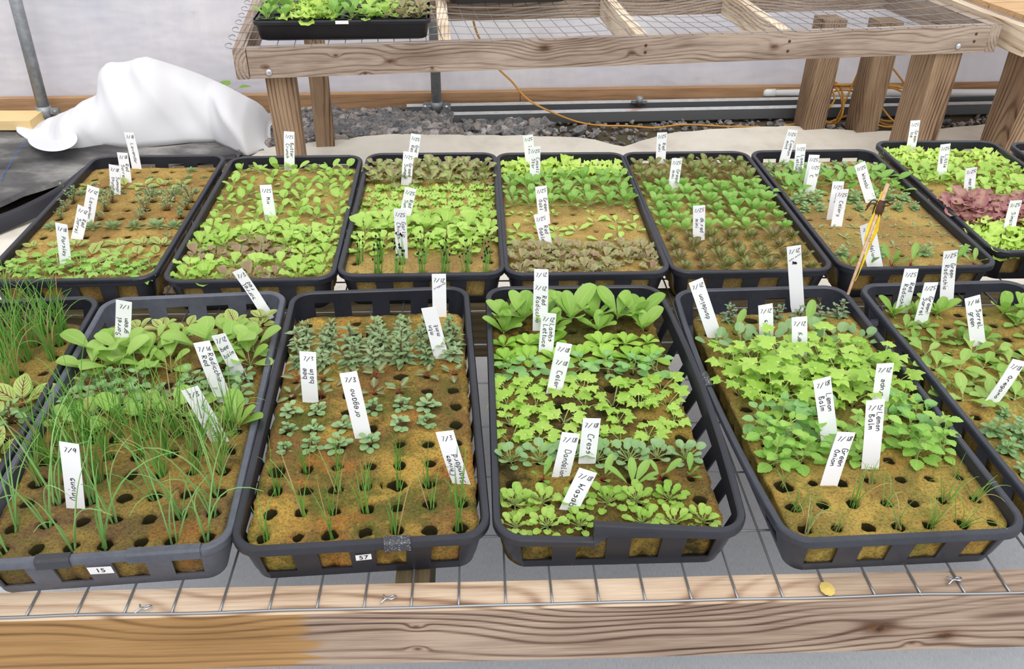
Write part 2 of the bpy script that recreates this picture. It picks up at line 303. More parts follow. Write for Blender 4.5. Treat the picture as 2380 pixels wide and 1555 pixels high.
# ------------------------------------------------------------ object helpers
def obj(name, bm, mats, parent=None, loc=None, smooth=False, rot=None):
    me = bpy.data.meshes.new(name)
    if isinstance(bm, bmesh.types.BMesh): bm.to_mesh(me); bm.free()
    else: me = bm
    if not isinstance(mats, (list, tuple)): mats = [mats]
    if len(me.materials) == 0:
        for m in mats: me.materials.append(m)
    if smooth: me.polygons.foreach_set('use_smooth', [True]*len(me.polygons))
    o = bpy.data.objects.new(name, me); C.objects.link(o)
    if parent: o.parent = parent
    if loc is not None: o.location = loc
    if rot is not None: o.rotation_euler = rot
    return o
def tag(o, label=None, cat=None, group=None, kind=None):
    if label: o['label'] = label
    if cat: o['category'] = cat
    if group: o['group'] = group
    if kind: o['kind'] = kind
    return o
def empty(name, loc=(0, 0, 0), rz=0.0):
    o = bpy.data.objects.new(name, None); C.objects.link(o); o.location = loc; o.rotation_euler = (0, 0, rz)
    o.empty_display_size = 0.05; return o
def box(bm, x0, x1, y0, y1, z0, z1, bev=0.0, mi=0):
    vs = [bm.verts.new((x, y, z)) for x in (x0, x1) for y in (y0, y1) for z in (z0, z1)]
    fs = [bm.faces.new([vs[i] for i in q]) for q in ((0, 1, 3, 2), (4, 6, 7, 5), (0, 4, 5, 1), (2, 3, 7, 6), (0, 2, 6, 4), (1, 5, 7, 3))]
    for f in fs: f.material_index = mi
    if bev: bmesh.ops.bevel(bm, geom=list({e for f in fs for e in f.edges}), offset=bev, segments=2, affect='EDGES')
def tube(bm, pts, rad, n=6, mi=0, caps=True, uvl=None):
    pts = [Vector(p) for p in pts]; N = len(pts)
    rs = rad if isinstance(rad, (list, tuple)) else [rad]*N
    rings = []; pu = None
    for i, p in enumerate(pts):
        d = (pts[min(i+1, N-1)] - pts[max(i-1, 0)]).normalized()
        a = pu if pu is not None else (Vector((0, 0, 1)) if abs(d.z) < 0.9 else Vector((1, 0, 0)))
        e1 = (a - d*a.dot(d))
        if e1.length < 1e-5: e1 = d.orthogonal()
        e1.normalize(); e2 = d.cross(e1); pu = e1
        rings.append([bm.verts.new(p + e1*math.cos(2*math.pi*k/n)*rs[i] + e2*math.sin(2*math.pi*k/n)*rs[i]) for k in range(n)])
    fs = []
    for a, b in zip(rings, rings[1:]):
        for k in range(n): fs.append(bm.faces.new((a[k], a[(k+1) % n], b[(k+1) % n], b[k])))
    if caps:
        fs.append(bm.faces.new(list(reversed(rings[0])))); fs.append(bm.faces.new(rings[-1]))
    for f in fs: f.material_index = mi; f.smooth = n > 4
    if uvl:
        for f in fs:
            for lp in f.loops: lp[uvl].uv = (0.6, 0.5)
def spline(pts, sub=6):
    pts = [Vector(p) for p in pts]; out = []
    P = [pts[0]] + pts + [pts[-1]]
    for i in range(1, len(P)-2):
        for k in range(sub):
            t = k/sub; a, b, c, d = P[i-1], P[i], P[i+1], P[i+2]
            out.append(0.5*((2*b) + (c-a)*t + (2*a-5*b+4*c-d)*t*t + (3*b-a-3*c+d)*t**3))
    out.append(pts[-1]); return out
def cyl(bm, p0, p1, r, n=20, mi=0): tube(bm, [p0, p1], r, n, mi)

# ------------------------------------------------------------ setting
SHELF = 0.497      # top of wire mesh of the near bench
bm = bmesh.new(); box(bm, -4.5, 5, -1.2, 5, -0.1, -0.012); tag(obj('floor', bm, M['soil']), kind='structure')
WA = math.atan(0.087)
def wall_y(x): return 3.72 + 0.087*x
def grid(bm, nx, ny, fn):
    vs = [[bm.verts.new(fn(i/nx, j/ny)) for i in range(nx+1)] for j in range(ny+1)]
    for j in range(ny):
        for i in range(nx): bm.faces.new((vs[j][i], vs[j][i+1], vs[j+1][i+1], vs[j+1][i]))
bm = bmesh.new()
def wf(a, b):
    x = -4 + 9*a; z = 0.05 + 2.4*b
    return (x, wall_y(x) + 0.05 + 0.012*noise.noise(Vector((x*1.5, z*1.2, 3)))*min(1, b*8) + 0.10*b, z)
grid(bm, 90, 24, wf); tag(obj('wall_back', bm, M['film'], smooth=True), kind='structure')
def board(name, mat, p0, p1, h=0.089, t=0.038, parent=None, z=None, bev=0.002, roll=0.0, kind=None):
    """board with length along local x, thickness along y, height along z, centred"""
    p0 = Vector(p0); p1 = Vector(p1); d = p1-p0; ln = d.length
    bm = bmesh.new(); n = max(2, int(ln/0.06)); 
    prof = [(-t/2, -h/2), (t/2, -h/2), (t/2, h/2), (-t/2, h/2)]
    rings = []
    for i in range(n+1):
        x = ln*i/n
        w1 = 0.0010*noise.noise(Vector((x*5, ln*7, 1))); w2 = 0.0010*noise.noise(Vector((x*5, ln*7, 5)))
        rings.append([bm.verts.new((x, py+w1, pz+w2)) for py, pz in prof])
    for a, b in zip(rings, rings[1:]):
        for k in range(4): bm.faces.new((a[k], b[k], b[(k+1) % 4], a[(k+1) % 4]))
    bm.faces.new(rings[0]); bm.faces.new(list(reversed(rings[-1])))
    es = [e for e in bm.edges if e.calc_face_angle(0) > 1]
    bmesh.ops.bevel(bm, geom=es, offset=bev, segments=2, affect='EDGES')
    bmesh.ops.recalc_face_normals(bm, faces=bm.faces)
    o = obj(name, bm, mat, parent)
    o.location = p0; o.rotation_euler = d.to_track_quat('X', 'Z').to_euler()
    if roll: o.rotation_euler = (d.to_track_quat('X', 'Z').to_matrix() @ Matrix.Rotation(roll, 3, 'X')).to_euler()
    if kind: tag(o, kind=kind)
    return o
board('baseboard_back', M['wood_base'], (-3.6, wall_y(-3.6)+0.019, 0.040), (0.02, wall_y(0.02)+0.019, 0.040), kind='structure')
board('baseboard_back', M['wood_base'], (0.022, wall_y(0.022)+0.024, 0.044), (3.9, wall_y(3.9)+0.024, 0.044), kind='structure')
# ground fabrics
edge = [(-2.6, 2.30), (-1.9, 2.44), (-1.74, 2.56), (-1.60, 2.82), (-1.35, 2.98), (-1.05, 3.13), (-0.92, 3.22), (-0.70, 3.30), (-0.52, 3.365), (0.0, 3.38), (0.2, 3.37), (0.333, 3.35), (0.38, 3.30), (0.44, 3.275), (0.50, 3.33), (0.652, 3.43), (0.9, 3.49), (1.16, 3.53), (1.5, 3.47), (1.8, 3.52), (2.225, 3.63), (3.5, 3.8)]
def interp(tab, x):
    for (a, b), (c, d) in zip(tab, tab[1:]):
        if a <= x <= c: return b + (d-b)*(x-a)/(c-a)
    return tab[0][1] if x < tab[0][0] else tab[-1][1]
bm = bmesh.new()
def gf(a, b):
    x = -2.4 + 5.6*a; yb = interp(edge, x); y = -0.9 + (yb+0.9)*b + 0.012*noise.noise(Vector((x*14, 0, 0)))*(b**4)
    z = 0.003 + 0.008*noise.noise(Vector((x*2, y*2, 0))) + (0.012*max(0, b-0.93)/0.07 if x > -1 else 0)
    return (x, y, z)
grid(bm, 150, 60, gf)
gs = tag(obj('ground_sheet', bm, M['fab_pale'], smooth=True), 'pale grey and beige woven ground fabric spread under both benches', 'ground fabric')
bm = bmesh.new()
for k, (p, q) in enumerate([((0.05, 0.43), (0.85, 0.47))]):
    for i in range(80):
        a = i/80; b = (i+0.65)/80
        P = Vector((p[0]+(q[0]-p[0])*a, p[1]+(q[1]-p[1])*a, 0.016)); Q = Vector((p[0]+(q[0]-p[0])*b, p[1]+(q[1]-p[1])*b, 0.016))
        tube(bm, [P, Q], 0.0016, 4)
obj('thread', bm, M['blue'], gs)['label'] = 'blue stitched marker line'
bm = bmesh.new()
for x0, y0, x1, y1 in ((-0.45, 0.99, 1.2, 1.03),):
    for i in range(60):
        a = i/60; P = Vector((x0+(x1-x0)*a, y0+(y1-y0)*a, 0.014)); tube(bm, [P, P+Vector(((x1-x0)/90, 0.003*(-1)**i, 0))], 0.0012, 3)
obj('seam_stitching', bm, M['darkthread'], gs)['label'] = 'dark zigzag seam stitching'
bm = bmesh.new()
def df(a, b):
    x0, y0 = -1.75 - 1.6*(1-a), 0
    x = -3.4 + 2.35*a
    lo = interp([(-3.4, 2.2), (-1.74, 2.50), (-1.60, 2.76), (-1.35, 2.93), (-1.05, 3.05)], x); hi = interp([(-3.4, 3.35), (-1.2, 3.55), (-1.05, 3.4)], x)
    y = lo + (hi-lo)*b
    fold = 0.03*max(0, 1-abs(b-0.03)/0.05)
    return (x, y, 0.018 + fold + 0.016*noise.noise(Vector((x*3.2, y*5, 2))) + 0.008*noise.noise(Vector((x*9, y*14, 2))))
grid(bm, 70, 40, df)
dfab = tag(obj('landscape_fabric', bm, M['fab_dark'], smooth=True), 'dark grey wrinkled landscape fabric on the ground left of the trays', 'ground fabric')
bm = bmesh.new()
for (a, b) in (((2, 418), (28, 372)), ((30, 369), (46, 344)), ((48, 342), (74, 322))):
    P = at(*a, 0.03); Q = at(*b, 0.03)
    for i in range(12):
        tube(bm, [P.lerp(Q, i/12), P.lerp(Q, (i+0.7)/12)], 0.0014, 4)
    obj('thread', bm, M['blue'], dfab)['label'] = 'blue woven guide line'; bm = bmesh.new()
bm.free()
# black edging strip
pts = spline([at(-60, 545, 0.03), at(0, 520, 0.03), at(80, 485, 0.035), at(150, 447, 0.035), at(210, 400, 0.03)], 8)
bm = bmesh.new(); rings = []
for i, p in enumerate(pts):
    d = (pts[min(i+1, len(pts)-1)]-pts[max(0, i-1)]).normalized(); s = Vector((d.y, -d.x, 0))
    rings.append([bm.verts.new(p + s*u + Vector((0, 0, z))) for u, z in ((-0.02, -0.01), (-0.018, 0.02), (0.0, 0.028), (0.012, 0.02), (0.02, -0.02))])
for a, b in zip(rings, rings[1:]):
    for k in range(4): bm.faces.new((a[k], a[k+1], b[k+1], b[k]))
tag(obj('edging_strip', bm, simple('black_edging_plastic', (0.012, 0.012, 0.018), 0.4, 0.5), smooth=True), 'black plastic strip curving along the ground left of the lavender tray', 'edging')

# gravel
def rock(bm, c, s, seed):
    r = bmesh.ops.create_icosphere(bm, subdivisions=1, radius=1.0)
    sc = Vector((s*(0.8+0.5*rnd.random()), s*(0.8+0.5*rnd.random()), s*(0.5+0.35*rnd.random())))
    rot = Matrix.Rotation(rnd.random()*6.28, 3, 'Z') @ Matrix.Rotation(rnd.random()*0.8, 3, 'X')
    for v in r['verts']:
        k = 1 + 0.45*noise.noise(v.co*1.3 + Vector((seed, 0, 0)))
        v.co = rot @ Vector((v.co.x*sc.x*k, v.co.y*sc.y*k, v.co.z*sc.z*k)) + c
bm = bmesh.new()
for i in range(2600):
    x = rnd.uniform(-1.05, 0.15); yb = interp(edge, x)
    y = rnd.uniform(yb+0.01, wall_y(x)+0.0)
    if rnd.random() < (y-yb)*0.3 + 0.05: pass
    if (x > -0.46 and y > 3.64) or (x > -0.26 and (y > 3.55 or rnd.random() < 0.5)): continue
    rock(bm, Vector((x, y, rnd.uniform(-0.005, 0.018))), rnd.uniform(0.012, 0.028), i*3.3)
for i in range(520):
    x = rnd.uniform(0.0, 2.6); yb = interp(edge, x); y = rnd.uniform(yb+0.0, min(wall_y(x), 3.55+0.16*x))
    if y < yb: continue
    rock(bm, Vector((x, y, rnd.uniform(-0.012, 0.004))), rnd.uniform(0.006, 0.016), i*2.1)
tag(obj('gravel', bm, M['gravel']), 'grey and brown gravel scattered along the wall under the rear bench', 'gravel', kind='stuff')
for (x, y, s, lb) in ((0.27, 3.44, 0.038, 'large grey stone beside the orange cable'), (0.335, 3.42, 0.022, 'small pinkish stone right of the large grey stone'), (-0.19, 3.46, 0.03, 'dark grey stone on the bare soil behind the chives tray')):
    bm = bmesh.new(); rock(bm, Vector((0, 0, 0)), s, x*50); bmesh.ops.subdivide_edges(bm, edges=bm.edges, cuts=1)
    tag(obj('stone', bm, M['gravel'], loc=(x, y, s*0.45)), lb, 'stone')

# steel channels, pvc pipe, fittings, posts
def channel(name, p0, p1, label, hgt=0.045, dep=0.045):
    p0 = Vector(p0); p1 = Vector(p1); d = p1-p0; ln = d.length
    bm = bmesh.new()
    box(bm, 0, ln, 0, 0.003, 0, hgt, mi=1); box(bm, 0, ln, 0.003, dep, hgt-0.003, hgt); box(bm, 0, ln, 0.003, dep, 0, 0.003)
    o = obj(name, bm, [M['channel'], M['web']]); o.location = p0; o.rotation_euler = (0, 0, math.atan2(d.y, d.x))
    return tag(o, label, 'metal channel')
def chan(pts, label):
    (a0, a1), (b0, b1) = pts; p = at(a0, a1, 0.047); q = at(b0, b1, 0.047); p.z = q.z = 0.004; channel('steel_channel', p, q, label, 0.043, 0.042)
chan(((1055, 268), (2420, 240)), 'long grey steel channel lying nearest the bench, rusty left end')
chan(((945, 249), (2420, 222)), 'long grey steel channel lying against the baseboard behind the other channel')
P = at(1485, 240, 0.05); e = empty('pipe_fitting', P); tag(e, 'small grey pipe clamp standing on the rear steel channel', 'pipe fitting')
bm = bmesh.new(); cyl(bm, (0, 0, -0.005), (0, -0.010, 0.032), 0.014); bmesh.ops.translate(bm, verts=bm.verts, vec=(0, 0, 0)); obj('collar', bm, M['steel'], e)
bm = bmesh.new(); box(bm, -0.035, 0.035, -0.006, 0.006, 0, 0.012, 0.002); obj('flange', bm, M['steel'], e)
a = at(1785, 215, 0.062); b = at(2440, 215, 0.062)
e = empty('plastic_pipe', a); tag(e, 'white plastic pipe with a round end cap along the baseboard', 'pipe')
bm = bmesh.new(); cyl(bm, (0, 0, 0), b-a, 0.0155, 20); obj('tube', bm, M['pvc'], e, smooth=False)
bm = bmesh.new(); dd = (b-a).normalized(); tube(bm, [dd*-0.024, dd*-0.022, dd*-0.012, dd*0.03], [0.008, 0.015, 0.0195, 0.0195], 24); obj('end_cap', bm, M['pvc'], e)
# left post
a = at(105, 272, 0.0); a = aty(105, 268, a.y-0.09); a.z = 0.0; b = aty(20, -60, a.y + 0.05)
b = a + (b-a)*1.3
e = empty('steel_post', a); tag(e, 'grey steel greenhouse post at the far left beside the white cloth', 'post')
d = b-a
bm = bmesh.new(); cyl(bm, (0, 0, 0), d, 0.0235, 24); obj('tube', bm, M['steel'], e, smooth=False)
bm = bmesh.new(); dn = d.normalized(); cyl(bm, dn*0.035, dn*0.075, 0.030, 24); box(bm, 0.025, 0.065, -0.008, 0.008, 0.045, 0.07, 0.003); cyl(bm, (0.05, -0.014, 0.058), (0.05, 0.014, 0.058), 0.007, 8); obj('clamp', bm, M['steel'], e)
a = at(1018, 236, 0.0); a = Vector((-0.338, wall_y(-0.338)-0.055, 0.0)); e = empty('steel_post', a); tag(e, 'grey steel post standing behind the rear bench in a bolted bracket', 'post')
bm = bmesh.new(); cyl(bm, (0, 0, 0), (0, 0, 1.4), 0.0215, 24); obj('tube', bm, M['steel'], e)
bm = bmesh.new(); tube(bm, [(0, 0, 0.03), (0, 0, 0.065)], 0.026, 24); box(bm, -0.06, 0.06, 0.0, 0.008, 0.0, 0.06, 0.003); box(bm, -0.062, -0.03, -0.03, 0.0, 0.0, 0.05, 0.006); box(bm, 0.03, 0.062, -0.03, 0.0, 0.0, 0.05, 0.006); obj('bracket', bm, M['steel'], e)
for sx_ in (-0.046, 0.046):
    bm = bmesh.new(); cyl(bm, (sx_, -0.034, 0.055), (sx_, -0.045, 0.055), 0.008, 6); obj('bolt', bm, M['bolt'], e)
# planks and scraps
o = board('plank', M['wood_yellow'], at(-140, 280, 0.045), at(88, 279, 0.045), h=0.038, t=0.13, bev=0.003); tag(o, 'pale yellow plank lying on the dark fabric at the left edge', 'plank')
a = at(1208, 236, 0.03); b = at(1326, 235, 0.03); o = board('plank', M['wood_base'], a, b, h=0.05, t=0.03); tag(o, 'short orange-brown wood offcut leaning on the baseboard behind the bench', 'wood offcut')

# white frost cloth heap
top = [(70, 322), (84, 298), (130, 268), (190, 255), (236, 220), (247, 165), (265, 150), (350, 138), (420, 160), (470, 178), (530, 205), (590, 238), (604, 250), (625, 285), (640, 335)]
bot = [(70, 325), (105, 352), (150, 354), (190, 351), (245, 342), (300, 346), (360, 340), (440, 332), (500, 330), (545, 352), (575, 362), (604, 352), (640, 345)]
bm = bmesh.new(); rings = []
NX = 110; NS = 34
for i in range(NX+1):
    px = 70 + 570*i/NX
    pf = at(px, interp(bot, px), 0.012)
    yr = pf.y + 0.22
    pt = aty(px, interp(top, px), yr); H = max(0.02, pt.z)
    ring = []
    for j in range(NS+1):
        s = j/NS
        if s < 0.62:
            a = s/0.62; x = pf.x + (pt.x-pf.x)*a; y = pf.y + (yr-pf.y)*a**1.6; z = 0.012 + (H-0.012)*math.sin(a*math.pi/2)**0.9
        else:
            a = (s-0.62)/0.38; x = pt.x; y = yr + 0.11*a; z = H*(math.cos(a*math.pi/2)**0.7) + 0.012*a
        wgt = math.sin(math.pi*min(1, s*1.05))
        q = Vector((x*5, z*5+y*2, 4))
        f = 0.05*noise.noise(q) + 0.045*(1-abs(noise.noise(Vector((x*7+z*5, z*2.5, 9))))*2) + 0.008*noise.noise(Vector((x*22+z*9, z*9, 1)))
        ring.append(bm.verts.new((x, y - f*wgt, z + 0.5*f*wgt*(s > 0.1))))
    rings.append(ring)
for a, b in zip(rings, rings[1:]):
    for j in range(NS): bm.faces.new((a[j], b[j], b[j+1], a[j+1]))
cl = tag(obj('frost_cloth', bm, M['cloth'], smooth=True), 'white frost cloth bunched over a heap beside the rear bench leg', 'cloth')
cl.modifiers.new('thick', 'SOLIDIFY').thickness = 0.002
bm = bmesh.new()   # turned-out lip at the left
def lip(a, b):
    ang = a*math.pi*2; rr_ = 0.35 + 0.65*b
    px = 122 + 58*math.cos(ang)*rr_; py = 322 + 30*math.sin(ang)*rr_
    p = at(px, py, 0.055 + 0.02*math.cos(ang)); d = ray(px, py); return p - d*(0.02*b) + Vector((0, 0.05*(1-b), 0))
grid(bm, 40, 6, lip); bmesh.ops.remove_doubles(bm, verts=bm.verts, dist=1e-4)
o = obj('rolled_fold', bm, M['cloth'], cl, smooth=True)
e = None
bm = bmesh.new(); pl = at(545, 205, 0.20)

# ------------------------------------------------------------ trays
TW, TL, TH = 0.28, 0.5439, 0.064
def outline(hw, hl, r, ends, sides):
    """closed list of (x,y,side,isopen-after) starting front-left going counter-clockwise; ends/sides: opening intervals"""
    pts = []
    def straight(p0, p1, half, ivs, sd):
        st = sorted({-half, half} | {v for iv in ivs for v in iv})
        for k, v in enumerate(st[:-1]):
            m = (v+st[k+1])/2; op = any(a < m < b for a, b in ivs)
            yield v, op
    def corner(cx, cy, a0):
        return [(cx + r*math.cos(a0+math.pi/2*k/6), cy + r*math.sin(a0+math.pi/2*k/6)) for k in range(6)]
    return pts
def tray_mesh(name, mat, nEnd=4, nSide=8, crack=None, bowl=0.0, bowr=0.0):
    bm = bmesh.new()
    ews = [(-0.093+0.0615*k-0.017, -0.093+0.0615*k+0.017) for k in range(nEnd)]
    sp = 0.0595; sws = [(-sp*(nSide-1)/2+sp*k-0.0185, -sp*(nSide-1)/2+sp*k+0.0185) for k in range(nSide)]
    # stations: parameter list (kind, value, open)
    st = []
    hwS, hlS = TW/2-0.034, TL/2-0.034
    def add_straight(sd, half, ivs, flip):
        vals = sorted({-half, half} | {v for iv in ivs for v in iv} | ({crack-0.0001, crack+0.0001} if (crack is not None and sd == 0) else set()) | {0.5*(v[0]+v[1]) for v in ivs})
        if flip: vals = vals[::-1]
        for k in range(len(vals)-1):
            m = (vals[k]+vals[k+1])/2
            op = any(a < m < b for a, b in ivs)
            ck = crack is not None and sd == 0 and abs(m-crack) < 0.0002
            st.append((sd, vals[k], 'open' if op else ('crack' if ck else 'solid')))
    add_straight(0, hwS, ews, False)
    for k in range(8): st.append(('c0', k/8, 'solid'))
    add_straight(1, hlS, sws, False)
    for k in range(8): st.append(('c1', k/8, 'solid'))
    add_straight(2, hwS, ews, True)
    for k in range(8): st.append(('c2', k/8, 'solid'))
    add_straight(3, hlS, sws, True)
    for k in range(8): st.append(('c3', k/8, 'solid'))
    def pos(s, hw, hl, r):
        sd, v, _ = s
        sxv = (hw-r)/hwS; syv = (hl-r)/hlS
        if sd == 0: return (v*sxv, -hl)
        if sd == 1: return (hw, v*syv)
        if sd == 2: return (v*sxv, hl)
        if sd == 3: return (-hw, v*syv)
        k = int(sd[1]); a = -math.pi/2 + k*math.pi/2 + v*math.pi/2
        cx = (hw-r)*(1 if k in (0, 1) else -1); cy = (hl-r)*(-1 if k in (0, 3) else 1)
        return (cx + r*math.cos(a), cy + r*math.sin(a))
    # profile levels: (inset, z, radius, layer)
    prof = [(0.0185, 0.0, 0.020), (0.0170, 0.006, 0.022), (0.0150, 0.0135, 0.022), (0.0080, 0.047, 0.026), (0.0070, 0.0545, 0.027),   # outer wall up to under lip
            (0.0005, 0.0535, 0.033), (0.0, 0.055, 0.034), (0.0, 0.062, 0.034), (0.0015, 0.0640, 0.033),                                # lip outside
            (0.0075, 0.0640, 0.027), (0.0092, 0.0625, 0.0255),                                                                       # top of lip, turn inwards
            (0.0102, 0.047, 0.0245), (0.0172, 0.0135, 0.0205), (0.0190, 0.007, 0.02)]                                                # inner wall down
    V = []
    for (ins, z, r) in prof:
        row = []
        for s in st:
            x, y = pos(s, TW/2-ins, TL/2-ins, r)
            zz = z; f = z/TH
            if bowl and x < 0: x -= bowl*f*max(0, 1-(y/(TL/2))**2)*(1 if x < -0.08 else 0)
            if bowr and x > 0: x += bowr*f*max(0, 1-(y/(TL/2))**2)*(1 if x > 0.08 else 0)
            if crack is not None and y < -TL/2+0.05 and f > 0.5:
                if x > crack: k = max(0, 1-(x-crack)/(TW/2-crack)); zz += 0.007*k*(f-0.5)*2; y += 0.010*k*(f-0.5)*2
                else: k = max(0, 1-(crack-x)/(TW/2+crack)); zz -= 0.003*k*(f-0.5)*2; y -= 0.004*k*(f-0.5)*2
            row.append(bm.verts.new((x, y, zz)))
        V.append(row)
    n = len(st)
    for j in range(len(prof)-1):
        for i in range(n):
            kind = st[i][2]; i2 = (i+1) % n
            if kind == 'open' and j in (2, 11): continue
            if kind == 'crack' and j >= 2 and j <= 12: continue
            f = bm.faces.new((V[j][i], V[j][i2], V[j+1][i2], V[j+1][i]))
    for i in range(n):
        kind = st[i][2]; prev = st[i-1][2]; i2 = (i+1) % n
        if kind == 'open':
            bm.faces.new((V[2][i], V[2][i2], V[12][i2], V[12][i])); bm.faces.new((V[3][i2], V[3][i], V[11][i], V[11][i2]))
        if (kind in ('open', 'crack')) != (prev in ('open', 'crack')):
            bm.faces.new((V[2][i], V[3][i], V[11][i], V[12][i]))
    # floor: perimeter ring plus ribs
    inner = []
    for s in st:
        x, y = pos(s, TW/2-0.034, TL/2-0.034, 0.01); inner.append((bm.verts.new((x, y, 0.0)), bm.verts.new((x, y, 0.004))))
    for i in range(n):
        i2 = (i+1) % n
        bm.faces.new((V[0][i2], V[0][i], inner[i][0], inner[i2][0])); bm.faces.new((inner[i][1], inner[i2][1], V[-1][i2], V[-1][i])) if st[i][2] != 'x' else None
    for k in range(4):
        x = -0.06+0.04*k; box(bm, x-0.003, x+0.003, -TL/2+0.03, TL/2-0.03, 0, 0.004)
    for k in range(11):
        y = -0.2+0.04*k; box(bm, -TW/2+0.03, TW/2-0.03, y-0.003, y+0.003, 0, 0.004)
    bmesh.ops.recalc_face_normals(bm, faces=bm.faces)
    me = bpy.data.meshes.new(name); bm.to_mesh(me); bm.free(); me.materials.append(mat)
    for p in me.polygons: p.use_smooth = True
    me.set_sharp_from_angle(angle=R(38))
    return me

def slab_mesh(name, mat, pitch, ny, seed, hr=0.0088, th=0.046, rough=1.0, seams=(), rows=None, small=0.6):
    nx = 7; bm = bmesh.new(); W = nx*pitch; Ln = ny*pitch; r2 = random.Random(seed)
    K = 16
    for j in range(ny):
        for i in range(nx):
            cx = -W/2+(i+0.5)*pitch; cy = -Ln/2+(j+0.5)*pitch
            jx = cx+r2.uniform(-1, 1)*0.0022; jy = cy+r2.uniform(-1, 1)*0.0018; hh = hr*r2.uniform(0.82, 1.15)
            if rows and rows[j][1] != 0 and rows[j][1][i] == '1' and rows[j][0] not in OPENK: hh *= small
            if r2.random() < 0.06*rough: hh *= 1.3
            sq = []; h = pitch/2
            for k in range(K):
                t = k/K*8
                seg = int(t//2); f = t/2-seg
                c = [(-h, -h), (h, -h), (h, h), (-h, h)]
                a, b = c[seg], c[(seg+1) % 4]; sq.append((cx+a[0]+(b[0]-a[0])*f, cy+a[1]+(b[1]-a[1])*f))
            def circ(r, z, irr=0.0):
                out = []
                for k in range(K):
                    x, y = sq[k]; an = math.atan2(y-cy, x-cx); rr = r*(1+irr*noise.noise(Vector((math.cos(an)*1.3+cx*300, math.sin(an)*1.3+cy*300, seed))))
                    out.append((jx+rr*math.cos(an), jy+rr*math.sin(an), z))
                return out
            rings = [[(x, y, 0) for x, y in sq]]
            c1 = circ(hh*1.45, 0, 0.3); rings.append(c1)
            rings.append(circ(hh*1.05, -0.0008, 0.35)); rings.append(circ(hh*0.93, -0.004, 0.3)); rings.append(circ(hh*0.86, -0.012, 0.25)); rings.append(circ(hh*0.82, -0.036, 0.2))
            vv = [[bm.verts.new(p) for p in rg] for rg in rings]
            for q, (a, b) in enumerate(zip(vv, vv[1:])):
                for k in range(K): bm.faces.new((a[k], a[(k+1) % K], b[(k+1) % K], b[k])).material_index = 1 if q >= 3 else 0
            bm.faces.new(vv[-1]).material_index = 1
    bmesh.ops.remove_doubles(bm, verts=bm.verts, dist=1e-5)
    # sides
    be = [v for v in bm.verts if v.is_boundary]
    be.sort(key=lambda v: math.atan2(v.co.y/Ln, v.co.x/W))
    loops = [be]
    for z in (-0.006, -0.014, -0.022, -0.030, -th):
        loops.append([bm.verts.new((v.co.x, v.co.y, z)) for v in be])
    for a, b in zip(loops, loops[1:]):
        for k in range(len(be)): bm.faces.new((a[k], b[k], b[(k+1) % len(be)], a[(k+1) % len(be)]))
    bm.faces.new(loops[-1])
    for v in bm.verts:
        p = v.co*1.0; q = p + Vector((seed*1.7, 0, 0))
        if p.z > -0.003:
            d = rough*(0.0016*noise.noise(q*40) + 0.0012*noise.noise(q*130)) + 0.0012*noise.noise(q*9)
            for sy in seams:
                d -= 0.006*max(0, 1-abs(p.y-sy-0.002*noise.noise(q*60))/0.004)
            v.co.z += d
        if abs(p.x) > W/2-0.001 or abs(p.y) > Ln/2-0.001:
            n_ = Vector((math.copysign(1, p.x) if abs(p.x) > W/2-0.001 else 0, math.copysign(1, p.y) if abs(p.y) > Ln/2-0.001 else 0, 0))
            crum = 0.0022*noise.noise(q*70)+0.0016*noise.noise(Vector((q.x*200, q.y*200, q.z*60)))
            t_ = (p.x/pitch if abs(n_.y) else p.y/pitch); kerf = 0.004*max(0, 1-abs(t_-round(t_))*14)*(p.z < -0.012)
            v.co += n_*(crum*rough - kerf)
        cx_, cy_ = W/2-0.024, Ln/2-0.024
        if abs(p.x) > cx_ and abs(p.y) > cy_:
            ox, oy = abs(p.x)-cx_, abs(p.y)-cy_; dd_ = math.hypot(ox, oy); lim = 0.024
            if dd_ > lim: v.co.x = math.copysign(cx_+ox*lim/dd_, p.x); v.co.y = math.copysign(cy_+oy*lim/dd_, p.y)
        if p.z < -0.003: v.co.x *= 1+p.z*1.1; v.co.y *= 1+p.z*0.35
    bmesh.ops.recalc_face_normals(bm, faces=bm.faces)
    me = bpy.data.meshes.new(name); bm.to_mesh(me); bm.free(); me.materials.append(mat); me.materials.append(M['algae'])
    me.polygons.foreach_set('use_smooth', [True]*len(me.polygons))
    return me

OPENK = ('chive', 'chivethin', 'onion', 'onionthin', 'garlic', 'thyme')
TM = {k: tray_mesh('tray_'+k, M['tray_'+k]) for k in ('dark', 'mid', 'grey')}
TM['crack'] = tray_mesh('tray_cracked', M['tray_dark'], crack=-0.030, bowr=0.014)
TM['bow'] = tray_mesh('tray_bowed', M['tray_mid'], bowl=0.014)

